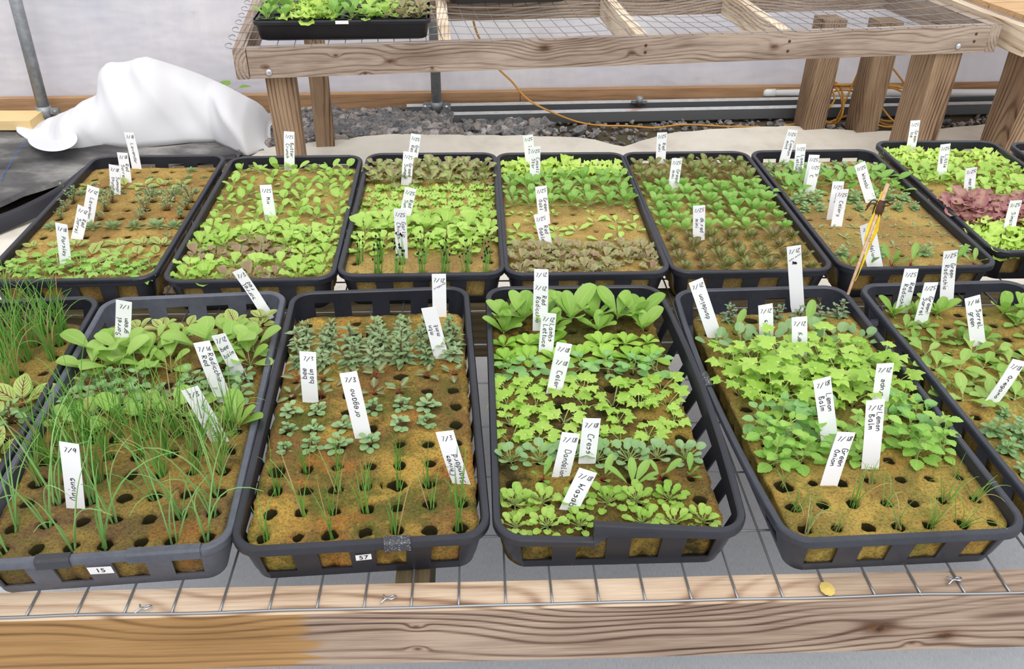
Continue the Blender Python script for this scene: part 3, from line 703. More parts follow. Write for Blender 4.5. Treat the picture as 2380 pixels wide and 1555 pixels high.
# name: (mesh, x, y, rot, foam, pitch, yoff, rough, hole radius, tray label, short name)
PF, PG = 0.0362, 0.0378
YF = -TL/2+0.0155+13*PF/2; YG = -TL/2+0.0165+13*PG/2
TR = {
 'A0': ('dark', -0.747, 0.862, 6.5, 'foam_15', PF, YF, 1.0, .0085, 'dark tray at the left edge holding grassy chives and red-veined sorrel', 'leftmost front tray'),
 'A': ('grey', -0.465, 0.885, 6.4, 'foam_15', PF, YF, 1.1, .0087, 'weathered grey seedling tray with a number 15 sticker on its end', 'tray 15'),
 'B': ('dark', -0.184, 0.908, 5.5, 'foam_57', PF, YF, 1.2, .0085, 'dark seedling tray with a number 57 sticker and taped front rim', 'tray 57'),
 'C': ('crack', 0.109, 0.925, 2.8, 'foam_c', PF, YF, 1.2, .0082, 'dark seedling tray whose front rim is cracked through', 'cracked-rim tray'),
 'D': ('bow', 0.416, 0.928, 4.5, 'foam_d', PF, YF, 1.0, .0080, 'dark seedling tray of celery and onion with a bulging taped left rim', 'taped-side tray'),
 'E': ('mid', 0.716, 0.953, 4.2, 'foam_d', PF, YF, 0.8, .0078, 'dark seedling tray of radicchio and sorrel at the right edge', 'right front tray'),
 'F': ('mid', 1.00, 0.99, 4.0, 'foam_d', PF, YF, 0.8, .0078, 'dark tray barely in view at the right edge of the front row', 'far right tray'),
 'G1': ('dark', -0.736, 1.462, 3.6, 'foam_g1', PG, YG, 0.6, .0075, 'black seedling tray of parsley and lavender, leftmost of the back row', 'lavender tray'),
 'G2': ('dark', -0.446, 1.469, 3.7, 'foam_g', PG, YG, 0.4, .0062, 'black seedling tray of mixed and butter lettuce, second in the back row', 'butter lettuce tray'),
 'G3': ('dark', -0.164, 1.495, 2.9, 'foam_g', PG, YG, 0.4, .0072, 'black seedling tray with garlic chives in front of frilly lettuce', 'garlic chives tray'),
 'G4': ('dark', 0.112, 1.506, 2.8, 'foam_g', PG, YG, 0.4, .0060, 'black seedling tray with reddish oakleaf lettuce along its front', 'oakleaf tray'),
 'G5': ('dark', 0.387, 1.521, 3.5, 'foam_g', PG, YG, 0.4, .0060, 'black seedling tray filled with small upright mini lettuces', 'mini lettuce tray'),
 'G6': ('dark', 0.672, 1.541, 3.8, 'foam_g', PG, YG, 0.5, .0062, 'black seedling tray of wasabi, celery and dandelion behind the wooden skewer', 'wasabi tray'),
 'G7': ('dark', 0.964, 1.608, 2.6, 'foam_g', PG, YG, 0.4, .0062, 'black seedling tray of green and purple lettuce at the right of the back row', 'purple lettuce tray'),
 'G8': ('dark', 1.268, 1.61, 2.6, 'foam_g', PG, YG, 0.4, .0062, 'black tray just entering the picture at the right edge of the back row', 'last back tray'),
}
TZ = SHELF
# per row from the front: (kinds (choices), fill probability or explicit mask, scale)
PLAN = {
'A0': [('chive', 0, 1), ('oreg', 0, 1), ('beegreen', '0000001', 1.2), ('beegreen', '0000101', 1.3), ('veinedbig', '0000101', .85), ('veinedbig', '0000010', .95), ('beegreen', '0001001', 1.1), ('veinedbig', '0000001', .72), ('chive', '0000110', .8), ('chive', '1111110', 1.0), ('chive', '1111111', 1.1), ('chive', '1111111', 1.1), ('chive', '1111111', 1.15)],
'A': [('onion', '1011011', 1.0), ('onion', '1101011', 1.05), ('onion', '0110101', 1.0), ('chive', '1110111', .95), ('chive', '1111111', 1.0), ('chive', '1111111', 1.05), ('radmed', '1111100', 1.1), ('beegreen', '1111111', 1.0), ('beegreen', '1110111', 1.1), ('sorrel', '1111001', .95), ('sorrel', '1110111', .9), ('sorrel', '0011010', .6), ('veined', '0111111', .9)],
'B': [('chivethin', '1010101', 1.0), ('chivethin', '0111011', 1.0), ('chivethin', '1011111', .9), ('chivethin', '0110100', .8), ('oreg', '1111000', 1.05), ('oreg', '1110110', .95), ('oreg', '1101110', 1.0), ('bee', '1101100', .95), ('bee', '1111011', 1.0), ('mint', '1111111', 1.25), ('mint', '1111111', 1.3), ('mint', '1101111', .95), ('oregcompact', '0001101', .95)],
'C': [('wasabi', '1110111', .95), ('wasabi', '1111110', 1.0), ('dandelion', '0101011', .75), ('cress', '1111111', .92), ('celery', '1101110', .95), ('celery', '1110101', .9), ('celery', '1101111', 1.0), ('celery', '1111011', .95), ('drupe', '1101111', .65), ('lambs', '1111111', 1.05), ('lambs', '1110111', 1.05), ('radicchio', '1010101', .75), ('radicchio', '1111111', .9)],
'D': [('onionthin', '1101110', 1.0), ('onionthin', '1011011', 1.1), ('onionthin', '1001001', .9), ('balm', '1111011', .9), ('balm', '1111111', 1.0), ('drupe', '1110011', .85), ('celerybig', '0111111', .95), ('celerybig', '1111111', 1.0), ('celerybig', '1111111', 1.0), ('celerybig', '1111110', .95), ('cressbig', '1111111', .85), ('dandelion', '0100100', 1.0), ('bluemint', '1101111', .95)],
'E': [('wasabi', '1110000', 1.0), ('oregcompact', '1011000', 1.1), ('oregcompact', '1111000', 1.3), ('oregcompact', '1111000', 1.4), ('oregcompact', '1110000', 1.4), ('oregcompact', '0101111', 1.0), ('sorrellight', '1110100', .95), ('sorrellight', '1111111', 1.0), ('sorrellight', '1111111', .95), ('sorrellight', '1011011', .9), ('radsmall', '1111011', .9), ('radsmall', '1101010', .9), ('radicchio', '1110011', .62)],
'F': [('oregcompact', 0, 1)]*11 + [('radsmall', '1100000', .9), ('radicchio', '1000000', .6)],
'G1': [('parsley', '1111111', .95), ('parsley', '1111111', .95), ('veinedsmall', '1111111', 1.2), ('veined', '1111111', .65), ('tiny', '0000001', 1.2), ('sage', '1011111', 1.0), ('thyme', '1010101', .7), ('thyme', '1010111', .85), ('thyme', '1110111', 1.0), ('sage', '1110111', .6), ('veinedsmall', '1011110', 1.0), ('sage', '0001011', .45), ('sage', '0000010', .5)],
'G2': [(('mixgreen', 'mixgreen', 'mixpurple'), '1111111', .95), ('mixgreen', '1111111', .95), (('mixgreen', 'mixpurple'), '1111111', .95), (('mixgreen', 'mixpurple', 'mixgreen'), '1111111', .95), ('mixgreen', '1111111', .95), ('mixgreen', '1011101', .85), ('butter', '1111111', .95), ('butter', '1011111', .9), ('butter', '1111101', .95), ('butter', '1101111', .95), ('butter', '1111111', .95), ('butter', '1011011', .9), ('butter', '1111111', 1.0)],
'G3': [('garlic', '0111111', .95), ('garlic', '1111111', 1.0), ('lime', '1101110', .75), ('lime', '1111111', .9), ('lime', '1111111', .95), ('lime', '1111111', .75), ('frillgreen', '1111111', 1.0), ('frillgreen', '1111111', .95), ('frillgreen', '1101111', 1.0), ('frillgreen', '1111111', 1.0), ('bronze', '1111111', .95), ('bronze', '1111111', 1.0), ('bronze', '1111111', .9)],
'G4': [('redoak', '1111101', .95), ('redoak', '1111111', 1.0), ('redoak', '1111111', .95), ('sparse', '1110110', .95), ('sparse', '1011011', .9), ('sparse', '0100111', .9), ('sparse', '1110101', .6), ('romaine', '1111111', .85), ('romaine', '1111111', .95), ('romaine', '1111111', 1.0), ('romaine', '1111111', .95), ('frillyellow', '1111111', .9), ('frillyellow', '1111111', 1.0)],
'G5': [('darkmini', '1111111', .86), ('darkmini', '1111111', .86), ('darkmini', '1111111', .86), ('darkmini', '1111111', .86), ('mini', '1111111', .82), ('mini', '1111111', .86), ('mini', '1111111', .9), ('mini', '1111111', .9), ('mini', '1111111', .9), ('mini', '1111111', .86), ('olivemini', '1111111', .88), ('olivemini', '1111111', .88), ('olivemini', '1111111', .88)],
'G6': [('dandelion', '1111011', .75), ('oregcompact', '1010101', 1.1), ('tiny', '1101111', 1.0), ('tiny', '1111111', 1.0), ('tiny', '1110111', 1.1), ('tiny', '0101101', 1.1), ('oregcompact', '1111111', 1.1), ('oregcompact', '1111111', 1.3), ('wasgreen', '1101011', .85), ('wasgreen', '1111111', .95), ('wasgreen', '1111111', .8), ('oreg', '1111111', 1.0), ('oregcompact', '1100100', .8)],
'G7': [('frillyellow', '1111111', 1.1), ('frillyellow', '1111111', 1.2), ('frillyellow', '1111111', 1.1), ('merlot', '1111111', 1.0), ('merlot', '1111111', 1.1), ('merlot', '1111111', 1.1), ('gem', '0111111', .9), ('gem', '0011111', .95), ('gem', '1111111', .95), ('gem', '1111111', .95), ('gem', '1111011', .95), ('frillyellow', '1111111', .85), ('frillyellow', '1111111', .9)],
}
TRAYS = {}; SLABZ = {}
for k, (i_, (key, t)) in enumerate(zip(range(99), TR.items())):
    e = empty('seedling_tray', (t[1], t[2], TZ), R(t[3])); tag(e, t[9], 'tray', 'seedling trays on the near bench')
    o = obj('tray_shell', TM[t[0]], [], e)
    TRAYS[key] = e
    seams = {'D': (-0.085, 0.185), 'E': (0.075,), 'B': (0.09,), 'C': (0.0,)}.get(key, ())
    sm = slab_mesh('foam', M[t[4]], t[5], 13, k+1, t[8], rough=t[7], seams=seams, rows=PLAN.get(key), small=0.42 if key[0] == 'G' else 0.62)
    zs = 0.0530 if key[0] != 'G' else 0.0530
    xo = {'C': -0.008, 'B': 0.0, 'D': 0.003}.get(key, 0)
    mm = Matrix.Rotation(R(t[3]), 3, 'Z')
    p = Vector((t[1], t[2], TZ)) + mm @ Vector((xo, t[6], zs-0.004))
    sl = obj('growing_foam', sm, [], None, loc=p, rot=(0, 0, R(t[3] + {'C': 0.6}.get(key, 0))))
    tag(sl, {'A0': 'brown mossy foam slab in the leftmost front tray', 'A': 'brown mossy foam slab full of holes in tray 15', 'B': 'orange and green mossy foam slab full of holes in tray 57', 'C': 'dark mossy foam slab in the tray with the cracked rim', 'D': 'ochre foam slab with open front holes in the taped-side tray', 'E': 'ochre foam slab under radicchio and sorrel in the right front tray', 'F': 'ochre foam slab in the tray barely visible at the right edge',
      'G1': 'tan foam slab with open holes in the lavender tray', 'G2': 'tan foam slab under butter lettuce in the second back tray', 'G3': 'ochre foam slab under frilly lettuce and garlic chives', 'G4': 'ochre foam slab under green romaine and reddish oakleaf', 'G5': 'tan foam slab under rows of upright mini lettuces', 'G6': 'ochre foam slab behind the wooden skewer, wasabi at its back', 'G7': 'ochre foam slab under purple and bright green lettuce', 'G8': 'foam slab in the last tray at the right of the back row'}[key], 'foam slab')
    SLABZ[key] = (xo, t[6], zs-0.004)

def text_obj(s, size, mat, name='numerals', extrude=0.0001):
    cu = bpy.data.curves.new('t', 'FONT'); cu.body = s; cu.size = size; cu.extrude = extrude; cu.align_x = 'CENTER'; cu.align_y = 'CENTER'
    o = bpy.data.objects.new('t', cu); C.objects.link(o)
    dg = bpy.context.evaluated_depsgraph_get(); me = bpy.data.meshes.new_from_object(o.evaluated_get(dg))
    bpy.data.objects.remove(o); me.materials.clear(); me.materials.append(mat)
    o = bpy.data.objects.new(name, me); C.objects.link(o); return o
def sticker(key, s, x, z, w=0.021, h=0.0115, rot=0.0):
    bm = bmesh.new(); box(bm, -w/2, w/2, -h/2, h/2, -0.0002, 0.0003)
    inset = 0.0150 - (z-0.0135)/0.0335*0.007
    o = obj('number_sticker', bm, M['sticker'], TRAYS[key]); o['label'] = 'white sticker printed ' + s
    o.location = (x, -TL/2+inset-0.0009, z); o.rotation_euler = (R(101.8), 0, rot)
    t = text_obj(s, 0.0105, M['ink']); t.parent = o; t.location = (0, 0, 0.0006)
sticker('A', '15', -0.0008, 0.034, 0.025, 0.0135, R(-1)); sticker('B', '57', 0.0, 0.034, 0.017, 0.0105, R(3)); sticker('G4', '98', 0.0, 0.034, 0.018, 0.013)
def tape(key, cx, cy, along, length, mat, lab, side='front'):
    bm = bmesh.new(); prof = [(-0.001, 0.0525), (-0.0012, 0.063), (0.0008, 0.0652), (0.0082, 0.0652), (0.0112, 0.061), (0.0118, 0.045)]
    n = 10; rings = []
    for i in range(n+1):
        a = (i/n-0.5)*length; jag = 0.0012*noise.noise(Vector((i*1.3, 2, 0))) 
        rings.append([((a + (0.001*noise.noise(Vector((k*2.0, i*5.0, 1))) if i in (0, n) else 0)), d - 0.0003*abs(noise.noise(Vector((i, k, 0)))), z + jag*0.3) for k, (d, z) in enumerate(prof)])
    vs = [[bm.verts.new((cx+a, -TL/2+d, z) if side == 'front' else (-TW/2+d+cx, cy+a, z)) for a, d, z in r] for r in rings]
    for a, b in zip(vs, vs[1:]):
        for k in range(len(prof)-1): bm.faces.new((a[k], a[k+1], b[k+1], b[k]))
    o = obj('tape', bm, mat, TRAYS[key]); o['label'] = lab; o.modifiers.new('s', 'SOLIDIFY').thickness = 0.0006
tape('B', 0.0385, 0, 0, 0.028, M['tape'], 'frayed silver and black tape'); 
tape('D', -0.0125, 0.028, 1, 0.032, M['tape'], 'frayed silver and black tape', 'side')
tape('A', 0.072, 0, 0, 0.075, M['tray_grey'], 'grey tape'); tape('A', -0.04, 0, 0, 0.035, M['tape_black'], 'dark tape')

# ------------------------------------------------------------ plants
def new_bm():
    bm = bmesh.new(); return bm, bm.loops.layers.uv.new('uv')
SH = {
 'oval': lambda t: math.sin(math.pi*min(1, t**0.85*1.0))**0.75,
 'spoon': lambda t: (0.15 + 0.85*(lambda q: q*q*(3-2*q))(max(0, min(1, t/0.58)))) * (1 if t < 0.58 else math.sqrt(max(0, 1-((t-0.58)/0.42)**2))),
 'lance': lambda t: math.sin(math.pi*min(1, t**0.9))**1.1,
 'round': lambda t: math.sqrt(max(0, 1-(2*t-1)**2)),
 'big': lambda t: (0.12 + 0.88*max(0, min(1, t/0.5))**0.9) * (1 if t < 0.6 else math.sqrt(max(0, 1-((t-0.6)/0.4)**2))),
 'point': lambda t: (math.sin(math.pi*t**0.75))**1.0,
 'fan': lambda t: (0.12+0.88*min(1, t/0.7)**0.9)*(1 if t < 0.62 else math.sqrt(max(0.0, 1-((t-0.62)/0.38)**2))),
}
def leaf(bm, uvl, base, az, el, ln, wd, shape='oval', pet=0.0, curl=0.6, cup=0.25, ruf=0.0, teeth=0.0, rseed=0.0, nt=9, nu=4, mi=0, pmi=1, pr=0.0006, fold=0.0):
    rr = random.Random(int(rseed*1000)+int(az*977))
    d2 = Vector((math.cos(az), math.sin(az), 0)); side = Vector((-math.sin(az), math.cos(az), 0))
    p = Vector(base); e = el
    if pet > 0:
        pts = [p.copy()]
        for k in range(4):
            p = p + (d2*math.cos(e) + Vector((0, 0, 1))*math.sin(e))*pet/4; e -= curl*0.12; pts.append(p.copy())
        tube(bm, pts, [pr*1.2, pr, pr, pr, pr*0.8], 4, pmi, False, uvl)
    rows = []; ph = rr.random()*6; fr = rr.uniform(2.2, 3.4)
    for j in range(nt+1):
        t = j/nt if teeth else 0.5*(j/nt) + 0.5*(0.5-0.5*math.cos(math.pi*j/nt)); t = 1-(1-t)**1.25 if not teeth else t; wv = SH[shape](min(0.9999, max(0.0001, t)))*wd/2
        if j == nt: wv = wd*0.03
        dn = d2*math.cos(e) + Vector((0, 0, 1))*math.sin(e); up = side.cross(dn)*-1
        if up.z < 0 and e < math.pi/2: up = -up
        row = []
        for i in range(-nu//2, nu//2+1):
            u = i/(nu/2)
            ww = wv
            if teeth and abs(u) == 1: ww = wv*(1+teeth*(1 if j % 2 else -1))
            z = cup*wv*u*u + ruf*wd*u*u*min(1, (1-t)*3.5)*math.sin(ph + t*fr*6.28 + (1.5 if u > 0 else 0)) - fold*abs(u)*wv
            row.append((p + side*(u*ww) + up*z, (u, t)))
        rows.append(row)
        if j < nt:
            t2 = (j+1)/nt if teeth else 1-(1-(0.5*((j+1)/nt) + 0.5*(0.5-0.5*math.cos(math.pi*(j+1)/nt))))**1.25
            p = p + dn*(ln*(t2-t))
        e = max(e-curl/nt*(0.5+t), min(e, -0.08))
    vs = [[(bm.verts.new(q), uv) for q, uv in row] for row in rows]
    for a, b in zip(vs, vs[1:]):
        for i in range(len(a)-1):
            f = bm.faces.new((a[i][0], a[i+1][0], b[i+1][0], b[i][0])); f.smooth = True; f.material_index = mi
            for lp, uv in zip(f.loops, (a[i][1], a[i+1][1], b[i+1][1], b[i][1])): lp[uvl].uv = uv
def lobed(bm, uvl, base, az, el, size, pet, seed, mi=0, pmi=1, lobes=3):
    rr = random.Random(seed)
    d2 = Vector((math.cos(az), math.sin(az), 0)); p = Vector(base); e = el; pts = [p.copy()]
    for k in range(5):
        p = p + (d2*math.cos(e)+Vector((0, 0, 1))*math.sin(e))*pet/5; e -= 0.10; pts.append(p.copy())
    tube(bm, pts, 0.0006, 4, pmi, False, uvl)
    e2 = rr.uniform(-0.1, 0.45); dn = d2*math.cos(e2)+Vector((0, 0, 1))*math.sin(e2); side = Vector((-math.sin(az), math.cos(az), 0)); up = side.cross(dn)
    if up.z < 0: up = -up
    N = 48; ctr = bm.verts.new(p+dn*size*0.25); ring = []; mid = []
    for k in range(N+1):
        th = (k/N-0.5)*2*2.55
        r = 0.60+max(0.38*math.exp(-((th)/0.42)**4), 0.30*math.exp(-((abs(th)-1.30)/0.55)**4)); r *= 1+0.09*math.cos(th*12.5)
        q = dn*math.cos(th)*r*size + side*math.sin(th)*r*size*0.95
        droop = -0.22*size*(r**2)*(0.5+0.5*math.cos(th*6))
        mid.append(bm.verts.new(p+dn*size*0.25+q*0.5)); ring.append(bm.verts.new(p+dn*size*0.25+q+up*droop))
    for k in range(N):
        for vs, uvs in (((ctr, mid[k], mid[k+1]), ((0.5, 0.2),)*3), ((mid[k], ring[k], ring[k+1], mid[k+1]), ((0.6, 0.5),)*4)):
            f = bm.faces.new(vs); f.smooth = True; f.material_index = mi
            for lp, uv in zip(f.loops, uvs): lp[uvl].uv = uv
    f = bm.faces.new((ctr, mid[-1], mid[0])); f.material_index = mi

def rosette(seed, n, ln, wd, shape, el=(0.5, 1.2), pet=0.008, curl=0.7, cup=0.3, ruf=0.0, teeth=0.0, jit=0.25, stem=0.0, sc=(0.6, 1.0), nt=9, nu=4, cot=0, fold=0.0):
    """list of (fn) building each leaf; inner leaves upright, outer flatter"""
    r = random.Random(seed); out = []
    a0 = r.random()*6.28
    for k in range(n):
        f = k/max(1, n-1); az = a0 + k*2.4 + r.uniform(-jit, jit)
        e = el[0] + (el[1]-el[0])*f + r.uniform(-0.12, 0.12); s = sc[1] - (sc[1]-sc[0])*abs(f-0.35)*1.2 + r.uniform(-0.1, 0.1)
        out.append(dict(base=(0, 0, stem*f), az=az, el=e, ln=ln*s, wd=wd*s, shape=shape, pet=pet*s*r.uniform(0.8, 1.2), curl=curl*r.uniform(0.6, 1.3), cup=cup, ruf=ruf, teeth=teeth, rseed=seed+k*0.31, nt=nt, nu=nu, fold=fold))
    for k in range(cot):
        out.append(dict(base=(0, 0, 0.001), az=a0+k*3.1+0.8, el=0.25, ln=ln*0.42, wd=wd*0.5, shape='spoon', pet=pet*0.6+0.003, curl=0.4, cup=0.1, rseed=seed+k, nt=5, nu=2))
    return out
def herb(seed, h, nodes, ls, lw, shape='oval', el=0.35, branch=0, teeth=0.0, pet=0.002, cup=0.2, nt=8, nu=2, curl=0.5):
    r = random.Random(seed); out = []; stems = []
    for b in range(1+branch):
        tx, ty = (r.uniform(-0.25, 0.25), r.uniform(-0.25, 0.25)) if b == 0 else (math.cos(b*2.1+seed)*0.55, math.sin(b*2.1+seed)*0.55)
        hh = h*(1 if b == 0 else r.uniform(0.55, 0.85)); top = Vector((tx*hh, ty*hh, hh)); stems.append([Vector((0, 0, -0.004)), top*0.5+Vector((0, 0, hh*0.08)), top])
        a0 = r.random()*3.14
        for k in range(nodes):
            f = (k+0.6)/nodes; p = top*f; s = (1-0.45*f)*r.uniform(0.85, 1.15)
            for m in range(2):
                out.append(dict(base=tuple(p), az=a0+k*1.57+m*3.14+r.uniform(-0.2, 0.2), el=el+0.5*f*f+r.uniform(-0.15, 0.15), ln=ls*s, wd=lw*s, shape=shape, pet=pet, curl=curl, cup=cup, teeth=teeth, rseed=seed+k+m*0.3, nt=nt, nu=nu))
        out.append(dict(base=tuple(top), az=a0, el=1.1, ln=ls*0.45, wd=lw*0.45, shape=shape, pet=0, curl=0.3, cup=cup, rseed=seed+9, nt=4, nu=2))
        out.append(dict(base=tuple(top), az=a0+3.0, el=1.0, ln=ls*0.4, wd=lw*0.4, shape=shape, pet=0, curl=0.3, cup=cup, rseed=seed+8, nt=4, nu=2))
    return out, stems
def blades(seed, n, h, rad=0.0009, spread=0.25, bend=0.5, tip=False, hj=0.5):
    r = random.Random(seed); out = []
    for k in range(n):
        az = r.random()*6.28; sp = r.uniform(0.0, spread); L_ = h*r.uniform(1-hj, 1.05); b = bend*r.random()**2*(1 if r.random() < 0.8 else 2.2)
        p = Vector((r.uniform(-1, 1)*0.004, r.uniform(-1, 1)*0.004, -0.006)); e = math.pi/2-sp; pts = [p.copy()]; N = 9
        for j in range(N):
            p = p + Vector((math.cos(az)*math.cos(e), math.sin(az)*math.cos(e), math.sin(e)))*L_/N; e -= b*(j/N)*0.55; az += r.uniform(-0.08, 0.08); pts.append(p.copy())
        rr = [rad*(1-0.75*(j/N)**1.5) for j in range(N+1)]
        out.append((pts, rr, k))
    return out

KIND = {}
def add_kind(name, variants, mats, desc, cat='seedling', parts=False):
    KIND[name] = dict(v=variants, mats=mats, desc=desc, cat=cat, parts=parts)
def from_rosettes(name, lists, mats, desc, parts=False, **k):
    vs = []
    for i, ls in enumerate(lists):
        stems = None
        if isinstance(ls, tuple): ls, stems = ls
        if parts:
            pm = []
            for q in ls:
                bm, uvl = new_bm(); leaf(bm, uvl, **q); me = bpy.data.meshes.new(name+'_leaf'); bm.to_mesh(me); bm.free()
                for m in mats: me.materials.append(m)
                pm.append(('leaf', me))
            bm, uvl = new_bm(); tube(bm, [(0, 0, -0.008), (0, 0, 0.002)], [0.0022, 0.0014], 6, 1, True, uvl); me = bpy.data.meshes.new(name+'_crown'); bm.to_mesh(me); bm.free()
            for m in mats: me.materials.append(m)
            pm.append(('crown', me)); vs.append(pm)
        else:
            bm, uvl = new_bm()
            for q in ls: leaf(bm, uvl, **q)
            if stems:
                for s in stems: tube(bm, spline(s, 3), 0.0008, 4, 1, False, uvl)
            me = bpy.data.meshes.new(name); bm.to_mesh(me); bm.free()
            for m in mats: me.materials.append(m)
            vs.append(me)
    add_kind(name, vs, mats, desc, parts=parts, **k)
ST = LM['palestem']
from_rosettes('butter', [rosette(s, 4, .018, .0150, 'round', (0.6, 1.25), .011, .4, .2, cot=2) for s in (1, 2, 3, 4)], [LM['butter'], ST], 'sparse butter lettuce seedling')
from_rosettes('mixgreen', [rosette(s, 8, .021, .0185, 'fan', (0.4, 1.35), .009, .8, .3, ruf=.08, cot=1, nt=11) for s in (11, 12, 13, 14)], [LM['lime'], ST], 'lime green lettuce seedling')
from_rosettes('mixpurple', [rosette(s, 7, .020, .018, 'fan', (0.4, 1.3), .008, .8, .3, ruf=.09, nt=11) for s in (15, 16, 17)], [LM['purple'], LM['bronze']], 'purple brown lettuce seedling')
from_rosettes('lime', [rosette(s, 6, .026, .023, 'fan', (0.6, 1.35), .011, .7, .25, ruf=.06, cot=2, nt=11) for s in (21, 22, 23)], [LM['lime'], ST], 'broad lime lettuce seedling')
from_rosettes('frillgreen', [rosette(s, 8, .020, .021, 'fan', (0.15, 1.2), .005, 1.1, .2, ruf=.13, nt=12, nu=6) for s in (25, 26, 27)], [LM['lime'], ST], 'frilly lime lettuce seedling')
from_rosettes('frillyellow', [rosette(s, 8, .026, .025, 'fan', (0.35, 1.3), .007, 1.1, .2, ruf=.15, nt=12, nu=6) for s in (31, 32, 33)], [LM['frill'], ST], 'frilly yellow-green lettuce seedling')
from_rosettes('bronze', [rosette(s, 7, .023, .020, 'fan', (0.5, 1.35), .010, .7, .3, ruf=.08, nt=11) for s in (35, 36, 37)], [LM['bronze'], ST], 'bronze tinted lettuce seedling')
from_rosettes('romaine', [rosette(s, 7, .020, .0135, 'big', (0.75, 1.5), .012, .6, .35, cot=2) for s in (41, 42, 43)], [LM['green'], ST], 'upright green romaine seedling')
from_rosettes('sparse', [rosette(s, 4, .020, .013, 'spoon', (0.4, 1.0), .006, .7, .2, cot=1) for s in (45, 46, 47)], [LM['lime'], ST], 'small sparse oakleaf seedling')
from_rosettes('redoak', [rosette(s, 8, .020, .018, 'fan', (0.4, 1.3), .009, .8, .3, ruf=.11, nt=11) for s in (51, 52, 53)], [LM['redoak'], LM['bronze']], 'reddish oakleaf lettuce seedling')
from_rosettes('mini', [rosette(s, 9, .017, .0135, 'round', (0.75, 1.5), .011, .5, .35, nt=8) for s in (55, 56, 57)], [LM['green'], ST], 'upright green mini lettuce')
from_rosettes('olivemini', [rosette(s, 9, .018, .0135, 'round', (0.8, 1.5), .011, .5, .35, nt=8) for s in (61, 62, 63)], [LM['olive'], ST], 'olive red mini lettuce')
from_rosettes('darkmini', [rosette(s, 10, .0155, .0098, 'round', (0.75, 1.5), .008, .5, .3, nt=8) for s in (65, 66, 67)], [LM['darkmini'], ST], 'dark red mini lettuce')
from_rosettes('merlot', [rosette(s, 8, .028, .024, 'round', (0.35, 1.25), .009, .7, .3, ruf=.10, nt=10) for s in (71, 72, 73)], [LM['merlot'], LM['palestem']], 'purple frilly lettuce seedling')
from_rosettes('gem', [rosette(s, 8, .021, .018, 'fan', (0.4, 1.35), .009, .8, .3, ruf=.07, nt=11) for s in (75, 76, 77)], [LM['lime'], ST], 'bright green lettuce seedling')
from_rosettes('lambs', [rosette(s, 11, .021, .0125, 'spoon', (0.15, 1.3), .003, .6, .35) for s in (81, 82, 83)], [LM['lambs'], ST], 'rounded lambs lettuce seedling')
from_rosettes('radicchio', [rosette(s, 6, .050, .026, 'big', (0.8, 1.45), .006, .5, .3, nt=9, cot=1) for s in (85, 86, 87)], [LM['rad'], ST], 'upright radicchio seedling', parts=True)
from_rosettes('radsmall', [rosette(s, 7, .024, .012, 'spoon', (0.3, 1.3), .004, .6, .3, ruf=.05) for s in (88, 89, 90)], [LM['mid'], ST], 'small green sorrel seedling')
from_rosettes('sorrel', [rosette(s, 6, .042, .027, 'big', (0.75, 1.4), .020, .7, .25, nt=10) for s in (91, 92, 93)], [LM['sorrel'], ST], 'broad-leaved green sorrel seedling', parts=True)
from_rosettes('sorrellight', [rosette(s, 6, .032, .018, 'spoon', (0.25, 1.1), .010, .9, .25, ruf=.04, nt=8) for s in (95, 96, 97)], [LM['sorrel'], ST], 'light green sorrel seedling', parts=True)
from_rosettes('veined', [rosette(s, 5, .026, .020, 'oval', (0.35, 1.1), .008, .6, .2, nt=10) for s in (101, 102, 103)], [LM['vein'], LM['redstem']], 'red-veined sorrel seedling', parts=True)
from_rosettes('veinedbig', [rosette(s, 7, .050, .036, 'oval', (0.25, 1.1), .016, .6, .2, nt=12, nu=6) for s in (105, 106)], [LM['vein'], LM['redstem']], 'large red-veined sorrel plant', parts=True)
from_rosettes('veinedsmall', [rosette(s, 4, .017, .013, 'oval', (0.25, 0.9), .005, .6, .2, nt=8) for s in (107, 108)], [LM['vein'], LM['redstem']], 'small red-veined sorrel seedling')
from_rosettes('radmed', [rosette(s, 5, .026, .022, 'round', (0.45, 1.2), .016, .5, .25, nt=8) for s in (111, 112)], [LM['rad'], ST], 'round-leaved radicchio seedling')
from_rosettes('dandelion', [rosette(s, 4, .032, .012, 'big', (0.95, 1.45), .012, .5, .2, nt=9) for s in (115, 116, 117)], [LM['dand'], LM['redstem']], 'thin dandelion seedling with reddish stems')
from_rosettes('sage', [rosette(s, 18, .015, .0065, 'spoon', (0.2, 1.45), .004, .4, .2, nt=7) for s in (121, 122)], [LM['sage'], ST], 'grey-green lavender seedling')
from_rosettes('tiny', [rosette(s, 5, .010, .0042, 'oval', (0.2, 0.8), .003, .4, .2, nt=4, nu=2) for s in (125, 126, 127)], [LM['herb'], ST], 'tiny celery sprout')
from_rosettes('oreg', [herb(s, .014, 2, .0135, .0115, 'round', .3, 2, pet=.005) for s in (131, 132, 133)], [LM['oreg'], LM['brownstem']], 'round-leaved oregano seedling')
from_rosettes('oregcompact', [herb(s, .013, 4, .0085, .0068, 'round', .25, 2, pet=.002) for s in (134, 135, 136)], [LM['oreg'], ST], 'compact oregano seedling')
from_rosettes('mint', [herb(s, .028, 4, .0175, .0080, 'point', .25, 4, pet=.002, nt=8) for s in (141, 142, 143)], [LM['herb'], LM['brownstem']], 'grey-green pointed mint seedling')
from_rosettes('bluemint', [herb(s, .026, 4, .0125, .0080, 'point', .3, 2, pet=.002) for s in (145, 146, 147)], [LM['bluegreen'], LM['brownstem']], 'blue-green mint seedling')
from_rosettes('bee', [rosette(s, 6, .022, .012, 'oval', (0.2, 1.0), .008, .6, .2, nt=7, stem=.008) for s in (151, 152, 153)], [LM['bee'], LM['redstem']], 'reddish green bee balm seedling')
